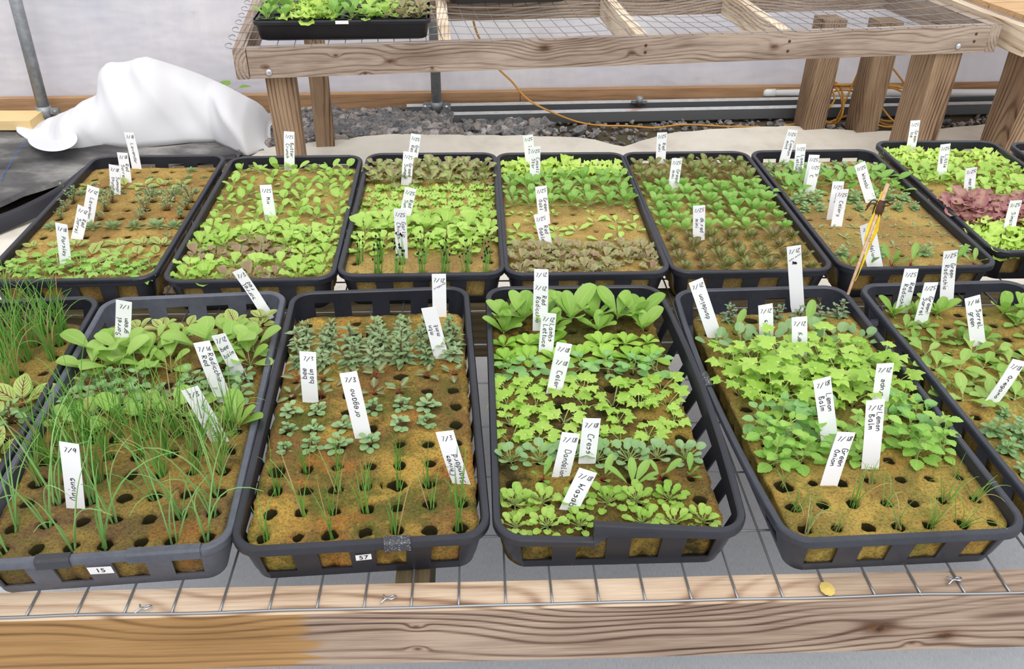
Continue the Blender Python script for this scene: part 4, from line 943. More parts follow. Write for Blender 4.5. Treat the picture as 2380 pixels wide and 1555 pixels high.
from_rosettes('beegreen', [herb(s, .020, 3, .017, .012, 'oval', .25, 1, pet=.006) for s in (155, 156, 157)], [LM['cress'], LM['brownstem']], 'grey-green bee balm seedling')
from_rosettes('cress', [rosette(s, 15, .0115, .0120, 'round', (0.3, 1.4), .016, .5, .15, nt=8) for s in (161, 162, 163)], [LM['cress'], ST], 'round-leaved cress seedling')
from_rosettes('cressbig', [rosette(s, 7, .021, .019, 'round', (0.5, 1.3), .026, .3, .15, nt=7) for s in (165, 166)], [LM['cress'], ST], 'large round-leaved cress seedling')
from_rosettes('wasabi', [rosette(s, 17, .0115, .0095, 'round', (0.2, 1.4), .013, .6, .2, ruf=.08, nt=8) for s in (171, 172, 173)], [LM['wasabi'], ST], 'clumped wasabi seedling')
from_rosettes('wasgreen', [rosette(s, 6, .028, .018, 'oval', (0.4, 1.2), .020, .6, .2, nt=7) for s in (175, 176)], [LM['green'], ST], 'tall green wasabi seedling')
from_rosettes('balm', [herb(s, .034, 3, .021, .017, 'oval', .15, 1, teeth=.09, pet=.007, nt=10, nu=4, curl=.6) for s in (181, 182, 183)], [LM['balm'], ST], 'toothed lemon balm seedling')
from_rosettes('drupe', [herb(s, .034, 2, .030, .026, 'oval', .1, 1, teeth=.08, pet=.012, nt=12, nu=4, curl=.6) for s in (185, 186, 187)], [LM['drupe'], ST], 'broad pale green toothed seedling')
def wisps(seed, n=46, h=.030):
    r = random.Random(seed); bm, uvl = new_bm()
    for k in range(9):
        az = r.random()*6.28; rr_ = r.uniform(.2, 1)*h*.6; hh = h*r.uniform(.5, 1.1); tp = Vector((math.cos(az)*rr_, math.sin(az)*rr_, hh))
        tube(bm, [(0, 0, -.004), tp*.5+Vector((0, 0, hh*.1)), tp], .00035, 3, 1, False, uvl)
        for q in range(8):
            f = r.uniform(.25, 1.0); leaf(bm, uvl, tuple(tp*f+Vector((0, 0, hh*.1*(1-f)))), r.random()*6.28, r.uniform(0, 1), .0055, .0028, 'oval', rseed=seed+q, nt=4, nu=2, curl=.2)
    me = bpy.data.meshes.new('thyme'); bm.to_mesh(me); bm.free(); me.materials.append(LM['herb']); me.materials.append(LM['brownstem']); return me
add_kind('thyme', [wisps(s) for s in (191, 192, 193)], None, 'wispy thyme seedling')
# lobed kinds
def lob_kind(name, seeds, n, size, pet, mats, desc, lobes=3):
    vs = []
    for s in seeds:
        r = random.Random(s); bm, uvl = new_bm()
        for k in range(n):
            lobed(bm, uvl, (r.uniform(-.003, .003), r.uniform(-.003, .003), -0.003), k*2.4+r.random(), r.uniform(0.8, 1.4), size*r.uniform(0.65, 1.1), pet*r.uniform(0.5, 1.1), s*7+k, lobes=lobes)
        me = bpy.data.meshes.new(name); bm.to_mesh(me); bm.free()
        for m in mats: me.materials.append(m)
        vs.append(me)
    add_kind(name, vs, mats, desc)
lob_kind('celery', (201, 202, 203), 6, .0125, .022, [LM['celery'], ST], 'small lobed celery seedling')
lob_kind('celerybig', (205, 206, 207), 8, .0150, .040, [LM['celery'], ST], 'leafy bright celery seedling')
lob_kind('parsley', (211, 212, 213), 7, .0100, .024, [LM['balm'], ST], 'small lobed parsley seedling')
def blade_kind(name, seeds, mats, desc, tip=False, **k):
    vs = []
    for s in seeds:
        bm, uvl = new_bm(); r = random.Random(s)
        for pts, rr, i in blades(s, **k):
            mi = 1 if (not tip and r.random() < 0.08) else 0
            tube(bm, pts, rr, 4, mi, False, uvl)
            if tip and r.random() < 0.85:
                tube(bm, [pts[-1]-Vector((0, 0, .0016)), pts[-1], pts[-1]+Vector((.0004, 0, .0016))], [.0008, .0014, .0005], 6, 2, True, uvl)
        me = bpy.data.meshes.new(name); bm.to_mesh(me); bm.free()
        for m in mats: me.materials.append(m)
        vs.append(me)
    add_kind(name, vs, mats, desc)
blade_kind('chive', (221, 222, 223, 224), [LM['chive'], LM['dry']], 'grassy clump of chives', n=17, h=.115, spread=.30, bend=.8, rad=.0009)
blade_kind('chivethin', (225, 226, 227), [LM['chive'], LM['dry']], 'thin chive shoots', n=6, h=.085, spread=.2, bend=.45, rad=.0009)
blade_kind('onion', (231, 232, 233), [LM['onion'], LM['dry']], 'long green onion shoots', n=4, h=.145, spread=.32, bend=.5, rad=.00125, hj=.35)
blade_kind('onionthin', (235, 236, 237), [LM['chive'], LM['dry']], 'short wispy onion shoots', n=8, h=.055, spread=.6, bend=1.2, rad=.0007)
blade_kind('garlic', (241, 242, 243), [LM['chive'], LM['chive'], M['hole']], 'garlic chives with black seed tips', tip=True, n=8, h=.050, spread=.18, bend=.12, rad=.0010)

NM = {'butter': 'butter_lettuce', 'mixgreen': 'leaf_lettuce', 'mixpurple': 'leaf_lettuce', 'lime': 'broadleaf_lettuce', 'frillgreen': 'frilly_lettuce', 'frillyellow': 'frilly_lettuce', 'bronze': 'bronze_lettuce', 'romaine': 'romaine_lettuce', 'sparse': 'oakleaf_lettuce', 'redoak': 'oakleaf_lettuce', 'mini': 'mini_lettuce', 'olivemini': 'mini_lettuce', 'darkmini': 'mini_lettuce', 'merlot': 'purple_lettuce', 'gem': 'leaf_lettuce', 'lambs': 'lambs_lettuce', 'radicchio': 'radicchio_seedling', 'radsmall': 'sorrel_seedling', 'sorrel': 'sorrel_seedling', 'sorrellight': 'sorrel_seedling', 'veined': 'veined_sorrel', 'veinedbig': 'veined_sorrel', 'veinedsmall': 'veined_sorrel', 'radmed': 'radicchio_seedling', 'dandelion': 'dandelion_seedling', 'sage': 'lavender_seedling', 'tiny': 'celery_sprout', 'oreg': 'oregano_seedling', 'oregcompact': 'oregano_seedling', 'mint': 'mint_seedling', 'bluemint': 'mint_seedling', 'bee': 'bee_balm_seedling', 'beegreen': 'bee_balm_seedling', 'cress': 'cress_seedling', 'cressbig': 'cress_seedling', 'wasabi': 'wasabi_seedling', 'wasgreen': 'wasabi_seedling', 'balm': 'lemon_balm_seedling', 'drupe': 'toothed_leaf_seedling', 'thyme': 'thyme_seedling', 'celery': 'celery_seedling', 'celerybig': 'celery_seedling', 'parsley': 'parsley_seedling', 'chive': 'chives', 'chivethin': 'chives', 'onion': 'onion_seedling', 'onionthin': 'onion_seedling', 'garlic': 'garlic_chives'}
def place(kind, P, sc, rz, label, group):
    K = KIND[kind]; v = rnd.choice(K['v']); nm = NM[kind]
    if K['parts']:
        e = bpy.data.objects.new(nm, None); C.objects.link(e); e.empty_display_size = 0.01
        e.location = P; e.rotation_euler = (0, 0, rz); e.scale = (sc, sc, sc)
        for pn, me in v:
            o = bpy.data.objects.new(pn, me); C.objects.link(o); o.parent = e
        root = e
    else:
        root = bpy.data.objects.new(nm, v); C.objects.link(root); root.location = P; root.rotation_euler = (rnd.uniform(-.06, .06), rnd.uniform(-.06, .06), rz); root.scale = (sc, sc, sc)
    tag(root, label, ' '.join(nm.split('_')[-2:]) if 'lettuce' not in nm else 'lettuce', group)
    return root
ORD = ['first', 'second', 'third', 'fourth', 'fifth', 'sixth', 'seventh', 'eighth', 'ninth', 'tenth', 'eleventh', 'twelfth', 'thirteenth']
CATN = {'chive': 'chives', 'chivethin': 'chives', 'onion': 'onion seedling', 'onionthin': 'onion seedling', 'garlic': 'chives'}
for key, rows in PLAN.items():
    t = TR[key]; xo, yo, zo = SLABZ[key]; mm = Matrix.Rotation(R(t[3]), 3, 'Z'); pitch = t[5]
    for j, (kinds, mask, sc) in enumerate(rows):
        if mask == 0: continue
        sc0 = sc
        for i in range(7):
            sc = sc0
            if mask[i] != '1': continue
            kd = kinds if isinstance(kinds, str) else rnd.choice(kinds)
            lx = -7*pitch/2+(i+.5)*pitch + rnd.uniform(-.002, .002); ly = -13*pitch/2+(j+.5)*pitch + rnd.uniform(-.002, .002)
            if i in (0, 6): lx *= 0.972; sc = sc*0.93
            P = Vector((t[1], t[2], TZ)) + mm @ Vector((xo+lx, yo+ly, zo-0.002))
            K = KIND[kd]; side = i+1
            lab = f"{K['desc']}, {ORD[j]} row from front, {ORD[i]} from left, {t[10]}"
            s_ = sc*rnd.uniform(.82, 1.15)*{'G': 1.25}.get(key[0], {'D': 1.15, 'B': .88, 'C': 1.15, 'E': 1.2, 'A': 1.15}.get(key, 1.1) if kd[:5] not in ('chive', 'onion') else 1.0)
            place(kd, P, s_, rnd.random()*6.28, lab, f"{K['desc']}s in the {t[10]}")
def extra(kd, px, py, sc, label, rz=0.0, key='A'):
    P = at(px, py, TZ+SLABZ[key][2]-0.002); place(kd, P, sc, rz, label, None)
extra('radicchio', 556, 992, .9, 'biggest radicchio plant in tray 15, right of the chives', 2.6)
extra('dandelion', 1468, 1140, 1.3, 'tall dandelion with red stem standing in the cracked-rim tray', 2.0)
extra('veined', 610, 742, .9, 'red-veined sorrel leaning on the red sorrel marker in tray 15', 2.2)

# ------------------------------------------------------------ markers with handwriting
G = {'a': '46261422424642 4253', 'b': '1912 153654524212', 'c': '452614224243', 'd': '4626142242 4942', 'e': '1444462614224243', 'f': '49291812 0636', 'g': '4626142244 46412010', 'h': '1912 14364542',
 'i': '2622 2829', 'k': '1912 461442', 'l': '292233', 'm': '1612 15263532 35465552', 'n': '1612 14364542', 'o': '361422434536', 'p': '1610 1536544213', 'r': '1612 142646', 's': '4526154432 3212', 't': '29233243 1646', 'u': '16132243 4642',
 'v': '163256', 'w': '1622354266', 'x': '1642 4612', 'y': '162343 46412010', 'z': '16461242', 'B': '1912 19481654 544212', 'C': '5829142252', 'D': '1912 19496442 4212', 'G': '582914225255 5535', 'I': '2922', 'L': '191252', 'M': '12193549 4952', 'O': '39153254 5439',
 'P': '1912 19484615', 'R': '1912 194846154 152', 'S': '582917464312', 'W': '1922365279', '1': '3932', '2': '1839481252', '3': '194826444212', '5': '5919164543 4312', '6': '491422433514', '7': '194922', '8': '361839481322 224336', '9': '4829163548 4842', '/': '1159', '.': '2223', ',': '2311', 'T': '0959 3932', 'E': '491912 5212 1646', '0': '39153254 5439'}
G['R'] = '1912 19484615 1552'; G['E'] = '491912 1252 1646'
def strokes(s, size, slant=0.12, jit=0.35, rr=None):
    rr = rr or random; out = []; x = 0.0
    for ch in s:
        if ch == ' ': x += 3.0*size/9; continue
        g = G.get(ch) or G.get(ch.lower()) or '1642'
        mx = 0
        for st in g.split():
            pts = [(int(st[k]), int(st[k+1])) for k in range(0, len(st)-1, 2)]
            mx = max([mx]+[p[0] for p in pts])
            pp = [Vector(((p[0]+rr.uniform(-jit, jit)*.6)*size/9, (p[1]-2+rr.uniform(-jit, jit)*.6)*size/9, 0)) for p in pts]
            pp = spline(pp, 4) if len(pp) > 2 and ch not in '/7LTE1' else pp
            out.append([Vector((x+p.x+p.y*slant, p.y, 0)) for p in pp])
        x += (mx+0.9)*size/9
    return out, x
def ribbon(bm, pts, w, xf, y):
    n = len(pts); L_ = []; R_ = []
    for i in range(n):
        d = pts[min(i+1, n-1)]-pts[max(i-1, 0)]
        if d.length < 1e-7: d = Vector((1, 0, 0))
        d.normalize(); nn = Vector((-d.y, d.x, 0))*w/2
        for lst, q in ((L_, pts[i]+nn), (R_, pts[i]-nn)):
            u, v = xf(q.x, q.y); lst.append(bm.verts.new((u, y, v)))
    for i in range(n-1):
        try: bm.faces.new((L_[i], L_[i+1], R_[i+1], R_[i]))
        except ValueError: pass
TAGW = 0.0212
def marker(tx, ty, bx, by, zb, date, lines, label, ccw=False, across=False, soft=False, ext=0.02, scribble=False, w=TAGW, dx0=0.0, nm_off=0.026, size=0.0082):
    base = at(bx, by, zb); top = aty(tx, ty, base.y + 0.006)
    Z = (top-base); ln = Z.length; Z.normalize(); X = Vector((1, 0, 0)); X = (X - Z*X.dot(Z)).normalized(); Y = Z.cross(X)
    rr = random.Random(int(tx*7+ty))
    ya = rr.uniform(-0.14, 0.14); X, Y = X*math.cos(ya)+Y*math.sin(ya), Y*math.cos(ya)-X*math.sin(ya)
    e = bpy.data.objects.new('plant_marker', None)
    bm = bmesh.new(); N = 8; bendA = rr.uniform(-0.002, 0.002); th = 0.0007; H0 = -ext; rings = []
    for i in range(N+1):
        z = H0 + (ln-H0)*i/N; yb = bendA*math.sin(math.pi*max(0, z)/ln)
        ww = w/2*(1 if i else 0.8)
        rings.append([bm.verts.new(p) for p in ((-ww, yb, z), (ww, yb, z), (ww, yb+th, z), (-ww, yb+th, z))])
    for a, b in zip(rings, rings[1:]):
        for k in range(4): bm.faces.new((a[k], a[(k+1) % 4], b[(k+1) % 4], b[k]))
    bm.faces.new(list(reversed(rings[0]))); bm.faces.new(rings[-1])
    o = obj('plant_marker', bm, M['tag'])
    mt = Matrix((X, Y, Z)).transposed().to_4x4(); mt.translation = base; o.matrix_world = mt
    tag(o, label, 'plant label', 'white plant labels')
    bm = bmesh.new(); yoff = lambda z: bendA*math.sin(math.pi*max(0, z)/ln)
    def rib(pts, wd, xf):
        zc = xf(pts[0].x, pts[0].y)[1]; ribbon(bm, pts, wd, xf, yoff(min(ln, max(0, zc)))-0.00045)
    sw = 0.00075
    if date:
        st, wdt = strokes(date, 0.0078, 0.18, 0.3, rr); x0 = -wdt/2 + dx0; z0 = ln-0.0125; tl = rr.uniform(-.12, .12)
        k = min(1, (w*0.86)/wdt); x0 = -wdt*k/2
        for s in st: rib(s, sw, lambda u, v: (x0+u*k, z0+v+u*tl))
    for i, tline in enumerate(lines):
        st, wdt = strokes(tline, size, 0.1, 0.35, rr); avail = max(0.02, ln-nm_off+0.004); k = min(1.15, avail/wdt)
        if across:
            kk = min(1, w*.85/wdt); z0 = ln-nm_off-i*0.011
            for s in st: rib(s, sw, lambda u, v: (-w*.4+u*kk, z0+v*kk+u*.3))
        elif ccw:
            x0 = -w*0.02 + (i-(len(lines)-1)/2)*w*0.42 + size*0.25; z0 = ln-nm_off-wdt*k+0.002
            for s in st: rib(s, sw, lambda u, v: (x0-v, z0+u*k))
        else:
            x0 = ((len(lines)-1)/2-i)*w*0.42 - size*0.22; z0 = ln-nm_off+0.004-i*0.002
            for s in st: rib(s, sw, lambda u, v: (x0+v, z0-u*k))
    if scribble:
        for q in range(5):
            pts = [Vector((rr.uniform(0, .008), rr.uniform(0, .006), 0)) for _ in range(5)]
            rib(spline(pts, 4), sw, lambda u, v: (-.004+u, ln-nm_off-.006+v))
    h = obj('handwriting', bm, M['ink_soft'] if soft else M['ink'], o)
    return o
def mk(tx, ty, bx, by, date, lines, where, key, **k):
    zb = TZ + SLABZ[key][2]
    word = ' '.join(lines); lab = k.pop('lab', None) or f"white marker dated {date} reading {word}, {where}"
    marker(tx, ty, bx, by, zb, date, lines, lab, **k)
mk(299, 308, 318, 393, '7/18', ['Lavender'], 'back of lavender tray', 'G1')
mk(284, 355, 294, 424, '7/18', ['Red', 'Sorrel'], 'behind the thyme marker', 'G1')
mk(265, 384, 268, 452, '7/18', ['Summer', 'thyme'], 'left part of lavender tray', 'G1')
mk(217, 434, 203, 516, '7/12', ['Lavender'], 'left side of lavender tray', 'G1')
mk(194, 481, 178, 556, '7/12', ['Red', 'Sorrel'], 'left side of lavender tray', 'G1')
mk(142, 520, 153, 618, '7/18', ['Parsley'], 'front left of lavender tray', 'G1')
mk(672, 306, 673, 396, '7/25', ['Butter', 'Crunch'], 'beside the rear bench leg', 'G2')
mk(617, 430, 630, 512, '7/25', ['Mix'], 'middle of butter lettuce tray', 'G2')
mk(967, 312, 957, 384, '7/25', ['One', 'Red'], 'back of garlic chives tray', 'G3')
mk(950, 353, 944, 430, '7/25', ['Green', 'Summer'], 'garlic chives tray', 'G3')
mk(955, 437, 938, 516, '7/25', ['Red', 'Sun'], 'garlic chives tray', 'G3')
mk(929, 486, 934, 600, '7/25', ['Garlic', 'Chives'], 'front of garlic chives tray', 'G3')
mk(1227, 314, 1234, 384, '7/25', ['Tint'], 'rearmost in oakleaf tray', 'G4')
mk(1244, 341, 1243, 424, '7/25', ['Coastl', 'Star'], 'back of oakleaf tray', 'G4')
mk(1257, 433, 1266, 520, '7/25', ['Green', 'Oakl'], 'middle of oakleaf tray', 'G4')
mk(1254, 497, 1271, 572, '7/25', ['Red', 'Oakleaf'], 'front of oakleaf tray', 'G4')
mk(1539, 308, 1535, 382, '7/25', ['Red', 'mini'], 'back of mini lettuce tray', 'G5')
mk(1574, 368, 1564, 442, '7/25', ['Green', 'mini'], 'mini lettuce tray', 'G5')
mk(1625, 478, 1624, 558, '7/25', ['dk.red', 'mini'], 'front of mini lettuce tray', 'G5')
mk(1843, 302, 1822, 376, '7/25', ['Common', 'mint'], 'back of wasabi tray', 'G6')
mk(1862, 335, 1853, 412, '7/25', ['Lambs', 'Lettuce'], 'wasabi tray', 'G6')
mk(1893, 360, 1877, 440, '7/25', ['Red'], 'half hidden behind another marker in wasabi tray', 'G6', lab='white marker dated 7/25 half hidden behind the marker reading Parsley')
mk(1896, 378, 1880, 452, '7/25', ['P', 'C'], 'left of Wasabi marker', 'G6', lab='white marker dated 7/25 left of the Wasabi marker, partly behind leaves')
mk(1998, 380, 2026, 472, '7/25', ['Wasabi'], 'middle of wasabi tray', 'G6')
mk(1949, 422, 1934, 510, '7/25', ['mint'], '', 'G6', lab='white marker dated 7/25 with scribbled name, just behind the Celery marker')
mk(1960, 440, 1944, 526, '7/25', ['Celery'], 'left of the skewer', 'G6')
mk(2016, 520, 2035, 624, '7/25', ['Dandelion'], 'front of wasabi tray', 'G6', w=0.026, lab='white marker reading Dandelion behind the wooden skewer')
mk(2128, 280, 2116, 350, '7/25', ['Green', 'Ice'], 'back of purple lettuce tray', 'G7')
mk(2198, 335, 2187, 412, '7/25', ['Little', 'Gem'], 'purple lettuce tray', 'G7')
mk(2258, 390, 2252, 452, '7/25', ['merlot'], 'purple lettuce tray', 'G7')
mk(2362, 466, 2343, 548, '7/25', ['Simpson'], 'purple lettuce tray', 'G7')
mk(2210, 583, 2200, 697, '7/25', ['Green', 'Radicchio'], 'back of right front tray', 'E')
mk(2119, 625, 2094, 728, '7/25', ['Red', 'Radicchio'], 'right front tray', 'E')
mk(2165, 657, 2138, 755, '7/25', ['Green', 'Sorrel'], 'right front tray', 'E')
mk(2260, 690, 2274, 806, '7/16', ['Sorrel,', 'green'], 'middle of right front tray', 'E')
mk(2370, 838, 2298, 944, '7/18', ['Oregano'], 'leaning at the right edge', 'E')
mk(1617, 652, 1662, 785, '7/12', ['dandelion'], 'back left of taped-side tray', 'D', ccw=True)
mk(1779, 708, 1781, 792, '7/12', ['cress'], 'back of taped-side tray', 'D', ccw=True)
mk(1858, 737, 1858, 832, '7/12', ['celery'], 'taped-side tray', 'D', ccw=True)
mk(1845, 572, 1853, 705, '7/12', ['mtn mint'], 'tallest in taped-side tray', 'D', across=True, scribble=True)
mk(2058, 845, 2042, 965, '7/12', ['drupe'], 'right of taped-side tray', 'D', ccw=True)
mk(1910, 880, 1930, 1040, '7/18', ['Lemon', 'Balm'], 'left of the other lemon balm marker', 'D')
mk(2035, 930, 2022, 1090, '7/12', ['Lemon', 'Balm'], 'right of the other lemon balm marker', 'D', nm_off=.020)
mk(1968, 1005, 1926, 1130, '7/18', ['Green', 'Onion'], 'front of taped-side tray', 'D')
mk(1258, 626, 1258, 752, '7/12', ['Green'], 'rearmost in cracked-rim tray', 'C', lab='rearmost white marker in the cracked-rim tray, mostly behind another')
mk(1257, 655, 1254, 770, '7/12', ['Red', 'Radicchio'], 'cracked-rim tray', 'C')
mk(1276, 728, 1268, 820, '7/12', ['Lambs', 'Lettuce'], 'cracked-rim tray', 'C', nm_off=.020)
mk(1312, 798, 1292, 885, '7/18', ['Cress'], 'cracked-rim tray', 'C', lab='white marker dated 7/18 directly behind the Celery marker in cracked-rim tray')
mk(1308, 828, 1287, 914, '7/18', ['Celery'], 'cracked-rim tray', 'C', size=.009)
mk(1376, 973, 1364, 1078, '7/18', ['Cress'], 'cracked-rim tray', 'C', size=.009)
mk(1327, 1007, 1303, 1108, '7/18', ['Dandelion'], 'cracked-rim tray', 'C', size=.009)
mk(1367, 1094, 1322, 1185, '7/18', ['Wasabi'], 'front of cracked-rim tray', 'C', size=.009, nm_off=.022)
mk(1020, 637, 1022, 738, '7/12', ['oregano'], 'back right of tray 57', 'B', across=True)
mk(996, 715, 1027, 836, '', ['mtn', 'mint'], 'tray 57', 'B', ccw=True, lab='undated white marker reading mtn mint in tray 57', nm_off=.03)
mk(715, 818, 722, 935, '7/3', ['bee', 'balm'], 'left side of tray 57', 'B', ccw=True)
mk(809, 866, 845, 1018, '7/3', ['oregano'], 'middle of tray 57', 'B', ccw=True, size=.0095)
mk(1033, 1003, 1073, 1126, '7/3', ['Chives', 'Standard'], 'right side of tray 57', 'B', ccw=True, nm_off=.034)
mk(288, 700, 283, 812, '7/1', ['Sorrel', 'green'], 'back left of tray 15', 'A', ccw=True, nm_off=.030)
mk(551, 628, 612, 718, '7/3', ['sorrel', 'red'], 'back of tray 15', 'A', ccw=True, w=.017)
mk(507, 778, 560, 880, '7/12', ['bee', 'balm'], 'tray 15', 'A', across=True)
mk(468, 795, 524, 935, '7/16', ['Radicchio', 'Red'], 'tray 15', 'A', nm_off=.02)
mk(440, 903, 512, 1028, '7/3', ['chives'], 'among the grass of tray 15', 'A', ccw=True, nm_off=.05)
o = mk(160, 1030, 176, 1182, '7/9', ['Onions'], 'front left of tray 15', 'A', ccw=True, nm_off=.05, size=.0095)

# ------------------------------------------------------------ near bench
A1 = R(2.62)
nb = empty('plant_bench', (-0.835, 0.572, 0), A1); tag(nb, 'near wooden bench with wire mesh top carrying the seedling trays', 'bench')
NBL = 2.56
def nbw(x, y): 
    return (x, y)
board('front_beam', M['beam_front'], (0, 0.019, SHELF-0.0025-0.0445), (NBL, 0.019, SHELF-0.0025-0.0445), parent=nb, bev=0.003)
board('middle_beam', M['wood_dark'], (0, 0.625, SHELF-0.0465), (NBL, 0.625, SHELF-0.0465), parent=nb)
board('middle_beam', M['wood_dark'], (0, 0.664, SHELF-0.0475), (NBL, 0.664, SHELF-0.0475), parent=nb)
board('rear_beam', M['wood_dark'], (0, 1.24, SHELF-0.0465), (NBL, 1.24, SHELF-0.0465), parent=nb)
for jx in (0.019, 0.73, NBL-0.019):
    board('joist', M['wood_dark'], (jx, 0.039, SHELF-0.0475), (jx, 0.605, SHELF-0.0475), parent=nb)
    board('joist', M['wood_dark'], (jx, 0.684, SHELF-0.0475), (jx, 1.22, SHELF-0.0475), parent=nb)
for lx in (0.085, NBL-0.085):
    for ly in (0.083, 1.17):
        board('leg', M['wood_leg'], (lx, ly, 0.0), (lx, ly, SHELF-0.0925), h=0.089, t=0.089, parent=nb)
bm = bmesh.new(); zt = SHELF-0.0012; wr = 0.0014
k = 0; x = 0.02
while x < NBL:
    sg = lambda y: 0.0 
    pts = [(x + 0.002*noise.noise(Vector((x*9, y*3, 0))), y, zt + 0.0003) for y in (0.003, 0.02, 0.05, 0.25, 0.45, 0.64, 0.66, 0.9, 1.1, 1.25)]
    tube(bm, pts, wr, 6); x += 0.0508; k += 1
for j in range(13):
    y = 0.004 + j*0.1016
    pts = []
    n = 110
    for i in range(n+1):
        x = NBL*i/n; wob = 0.0025*noise.noise(Vector((x*9, j*3.3, 0))) if j == 0 else 0.0015*noise.noise(Vector((x*6, j*3.3, 0)))
        pts.append((x, y+wob-(0.0005 if j == 0 else 0), zt - 0.0016 + (0.0022 if j == 0 else 0)))
    tube(bm, pts, wr*1.1, 6)
obj('wire_mesh', bm, M['wire'], nb)
for (px, py) in ((338, 1418), (907, 1395), (2222, 1352)):
    P = at(px, py, SHELF+0.001) ; bm = bmesh.new()
    tube(bm, spline([(-.010, -.004, 0), (-.004, 0, .003), (.002, -.002, .0045), (.006, .003, .003), (.002, .005, .001), (-.004, .001, .002), (-.008, .006, .001)], 5), .0011, 5)
    o = obj('wire_tie', bm, M['bolt']); o.location = nb.matrix_world.inverted() @ P if False else P; tag(o, {338: 'twisted wire tie on the near mesh left of tray 57', 907: 'twisted wire tie on the near mesh in front of tray 57', 2222: 'twisted wire tie on the near mesh at the right'}[px], 'wire tie')
P = at(1922, 1370, SHELF+0.001); bm = bmesh.new()
N = 9; vs = [bm.verts.new((.0085*(1+.25*noise.noise(Vector((k*1.1, 1, 0))))*math.cos(k*6.283/N), .010*(1+.25*noise.noise(Vector((k*1.7, 5, 0))))*math.sin(k*6.283/N), .0015+.0015*noise.noise(Vector((k, 0, 0))))) for k in range(N)]
ct = bm.verts.new((0, 0, .0035))
for k in range(N): bm.faces.new((vs[k], vs[(k+1) % N], ct))
o = obj('fallen_leaf', bm, M['petal'], loc=P); o.modifiers.new('s', 'SOLIDIFY').thickness = .0008; tag(o, 'small pale yellow leaf scrap on the near beam', 'leaf')

# ------------------------------------------------------------ rear bench
A2 = R(9.6); ZB = 0.545
rb = empty('plant_bench', (-0.815, 2.628, 0), A2); tag(rb, 'rear weathered wooden bench with sagging wire mesh top', 'bench')
RL = 2.50; RD = 0.70; zc = ZB-0.0445
board('front_beam', M['beam_rear'], (0.0, 0.019, zc), (RL-0.02, 0.019, zc), parent=rb, bev=0.003)
board('rear_beam', M['wood_grey'], (0.0, RD-0.019, zc), (RL, RD-0.019, zc), parent=rb)
board('end_beam', M['wood_grey'], (-0.021, -0.003, zc), (-0.021, RD+0.3, zc), parent=rb, bev=0.003)
board('end_beam', M['wood_grey'], (RL, 0.0, zc), (RL, RD+0.02, zc), parent=rb)
for jx0, jx1 in ((0.606, 0.65), (1.25, 1.29), (1.75, 1.79)):
    board('joist', M['wood_pale'], (jx0, 0.039, zc-0.001), (jx1, RD-0.039, zc-0.001), parent=rb)
for nm, (lx, ly) in {'a': (0.085, 0.083), 'b': (0.17, RD-0.083)}.items():
    board('leg', M['wood_leg'], (lx, ly, 0.0), (lx, ly, ZB-0.0905), h=0.089 if nm == 'a' else 0.07, t=0.1, parent=rb)
for (lx, ly) in ((2.19, 0.555), (2.395, 0.495)):
    board('leg', M['wood_leg'], (lx, ly, 0.0), (lx, ly, ZB-0.0905), h=0.092, t=0.1, parent=rb)
board('leg', M['wood_leg'], (2.36, 0.083, 0.0), (2.36, 0.083, ZB-0.0905), h=0.10, t=0.14, parent=rb)
# mesh
bm = bmesh.new()
def sag(x, y):
    cells = [(0, .62), (.62, 1.27), (1.27, 1.77), (1.77, 2.5)]
    for a, b in cells:
        if a <= x <= b: u = (x-a)/(b-a)
    v = min(1, max(0, y/RD)); u = u if 0 <= x <= RL else 0
    return -0.016*math.sin(math.pi*u)*math.sin(math.pi*v) + 0.004*noise.noise(Vector((x*4, y*4, 0)))
x = -0.01
while x < RL+0.02:
    tube(bm, [(x+.004*noise.noise(Vector((x*5, y_*4, 2))), y_, ZB+.002+sag(x, y_)) for y_ in [RD*q/14 for q in range(15)]], .0012, 5); x += .0508
for j in range(8):
    y_ = 0.004+j*0.0985
    tube(bm, [(x_, y_+.004*noise.noise(Vector((x_*5, j*2.0, 1))), ZB+.0035+sag(x_, y_)) for x_ in [-0.045+(RL+.07)*q/100 for q in range(101)]], .0012, 5)
    tube(bm, spline([(-.045, y_, ZB+.0035), (-.058, y_+.006, ZB+.006), (-.060, y_+.012, ZB+.012), (-.050, y_+.03, ZB+.012), (-.045, y_+.04, ZB+.005)], 4), .0012, 5)
obj('wire_mesh', bm, M['wire'], rb)
for (bx, bz) in ((0.058, zc-.026), (2.375, zc-.020)):
    bm = bmesh.new(); tube(bm, [(bx, 0.001, bz), (bx, -.004, bz), (bx, -.0065, bz)], [.0105, .010, .004], 16); obj('bolt', bm, M['bolt'], rb)
for (bx, bz) in ((1.75, zc+.016), (1.75, zc-.016), (1.255, zc+.018), (1.255, zc-.004), (2.43, zc+.02), (2.43, zc-.005)):
    bm = bmesh.new(); tube(bm, [(bx, .001, bz), (bx, -.0012, bz)], .005, 10); obj('nail', bm, M['rust'], rb)
# neighbouring bench with boards
ob = empty('board_bench', (1.83, 3.02, 0), R(9.6)); tag(ob, 'brown boarded bench adjoining the rear bench at the top right corner', 'bench')
board('side_beam', M['wood_pale'], (-0.09, -0.03, ZB-0.04), (-0.09, 0.75, ZB-0.04), parent=ob, bev=.003)
board('front_beam', M['wood_pale'], (-0.072, -0.03, ZB-0.05), (0.8, -0.03, ZB-0.05), parent=ob, h=.105, bev=.003)
for k in range(6):
    board('top_board', M['wood_top'], (-0.06, 0.06+k*.142, ZB+.016), (0.8, 0.06+k*.142, ZB+.016), parent=ob, h=.02, t=.138)
board('leg', M['wood_leg'], (0.01, 0.055, 0.0), (0.01, 0.055, ZB-.085), parent=ob, h=.10, t=.14)

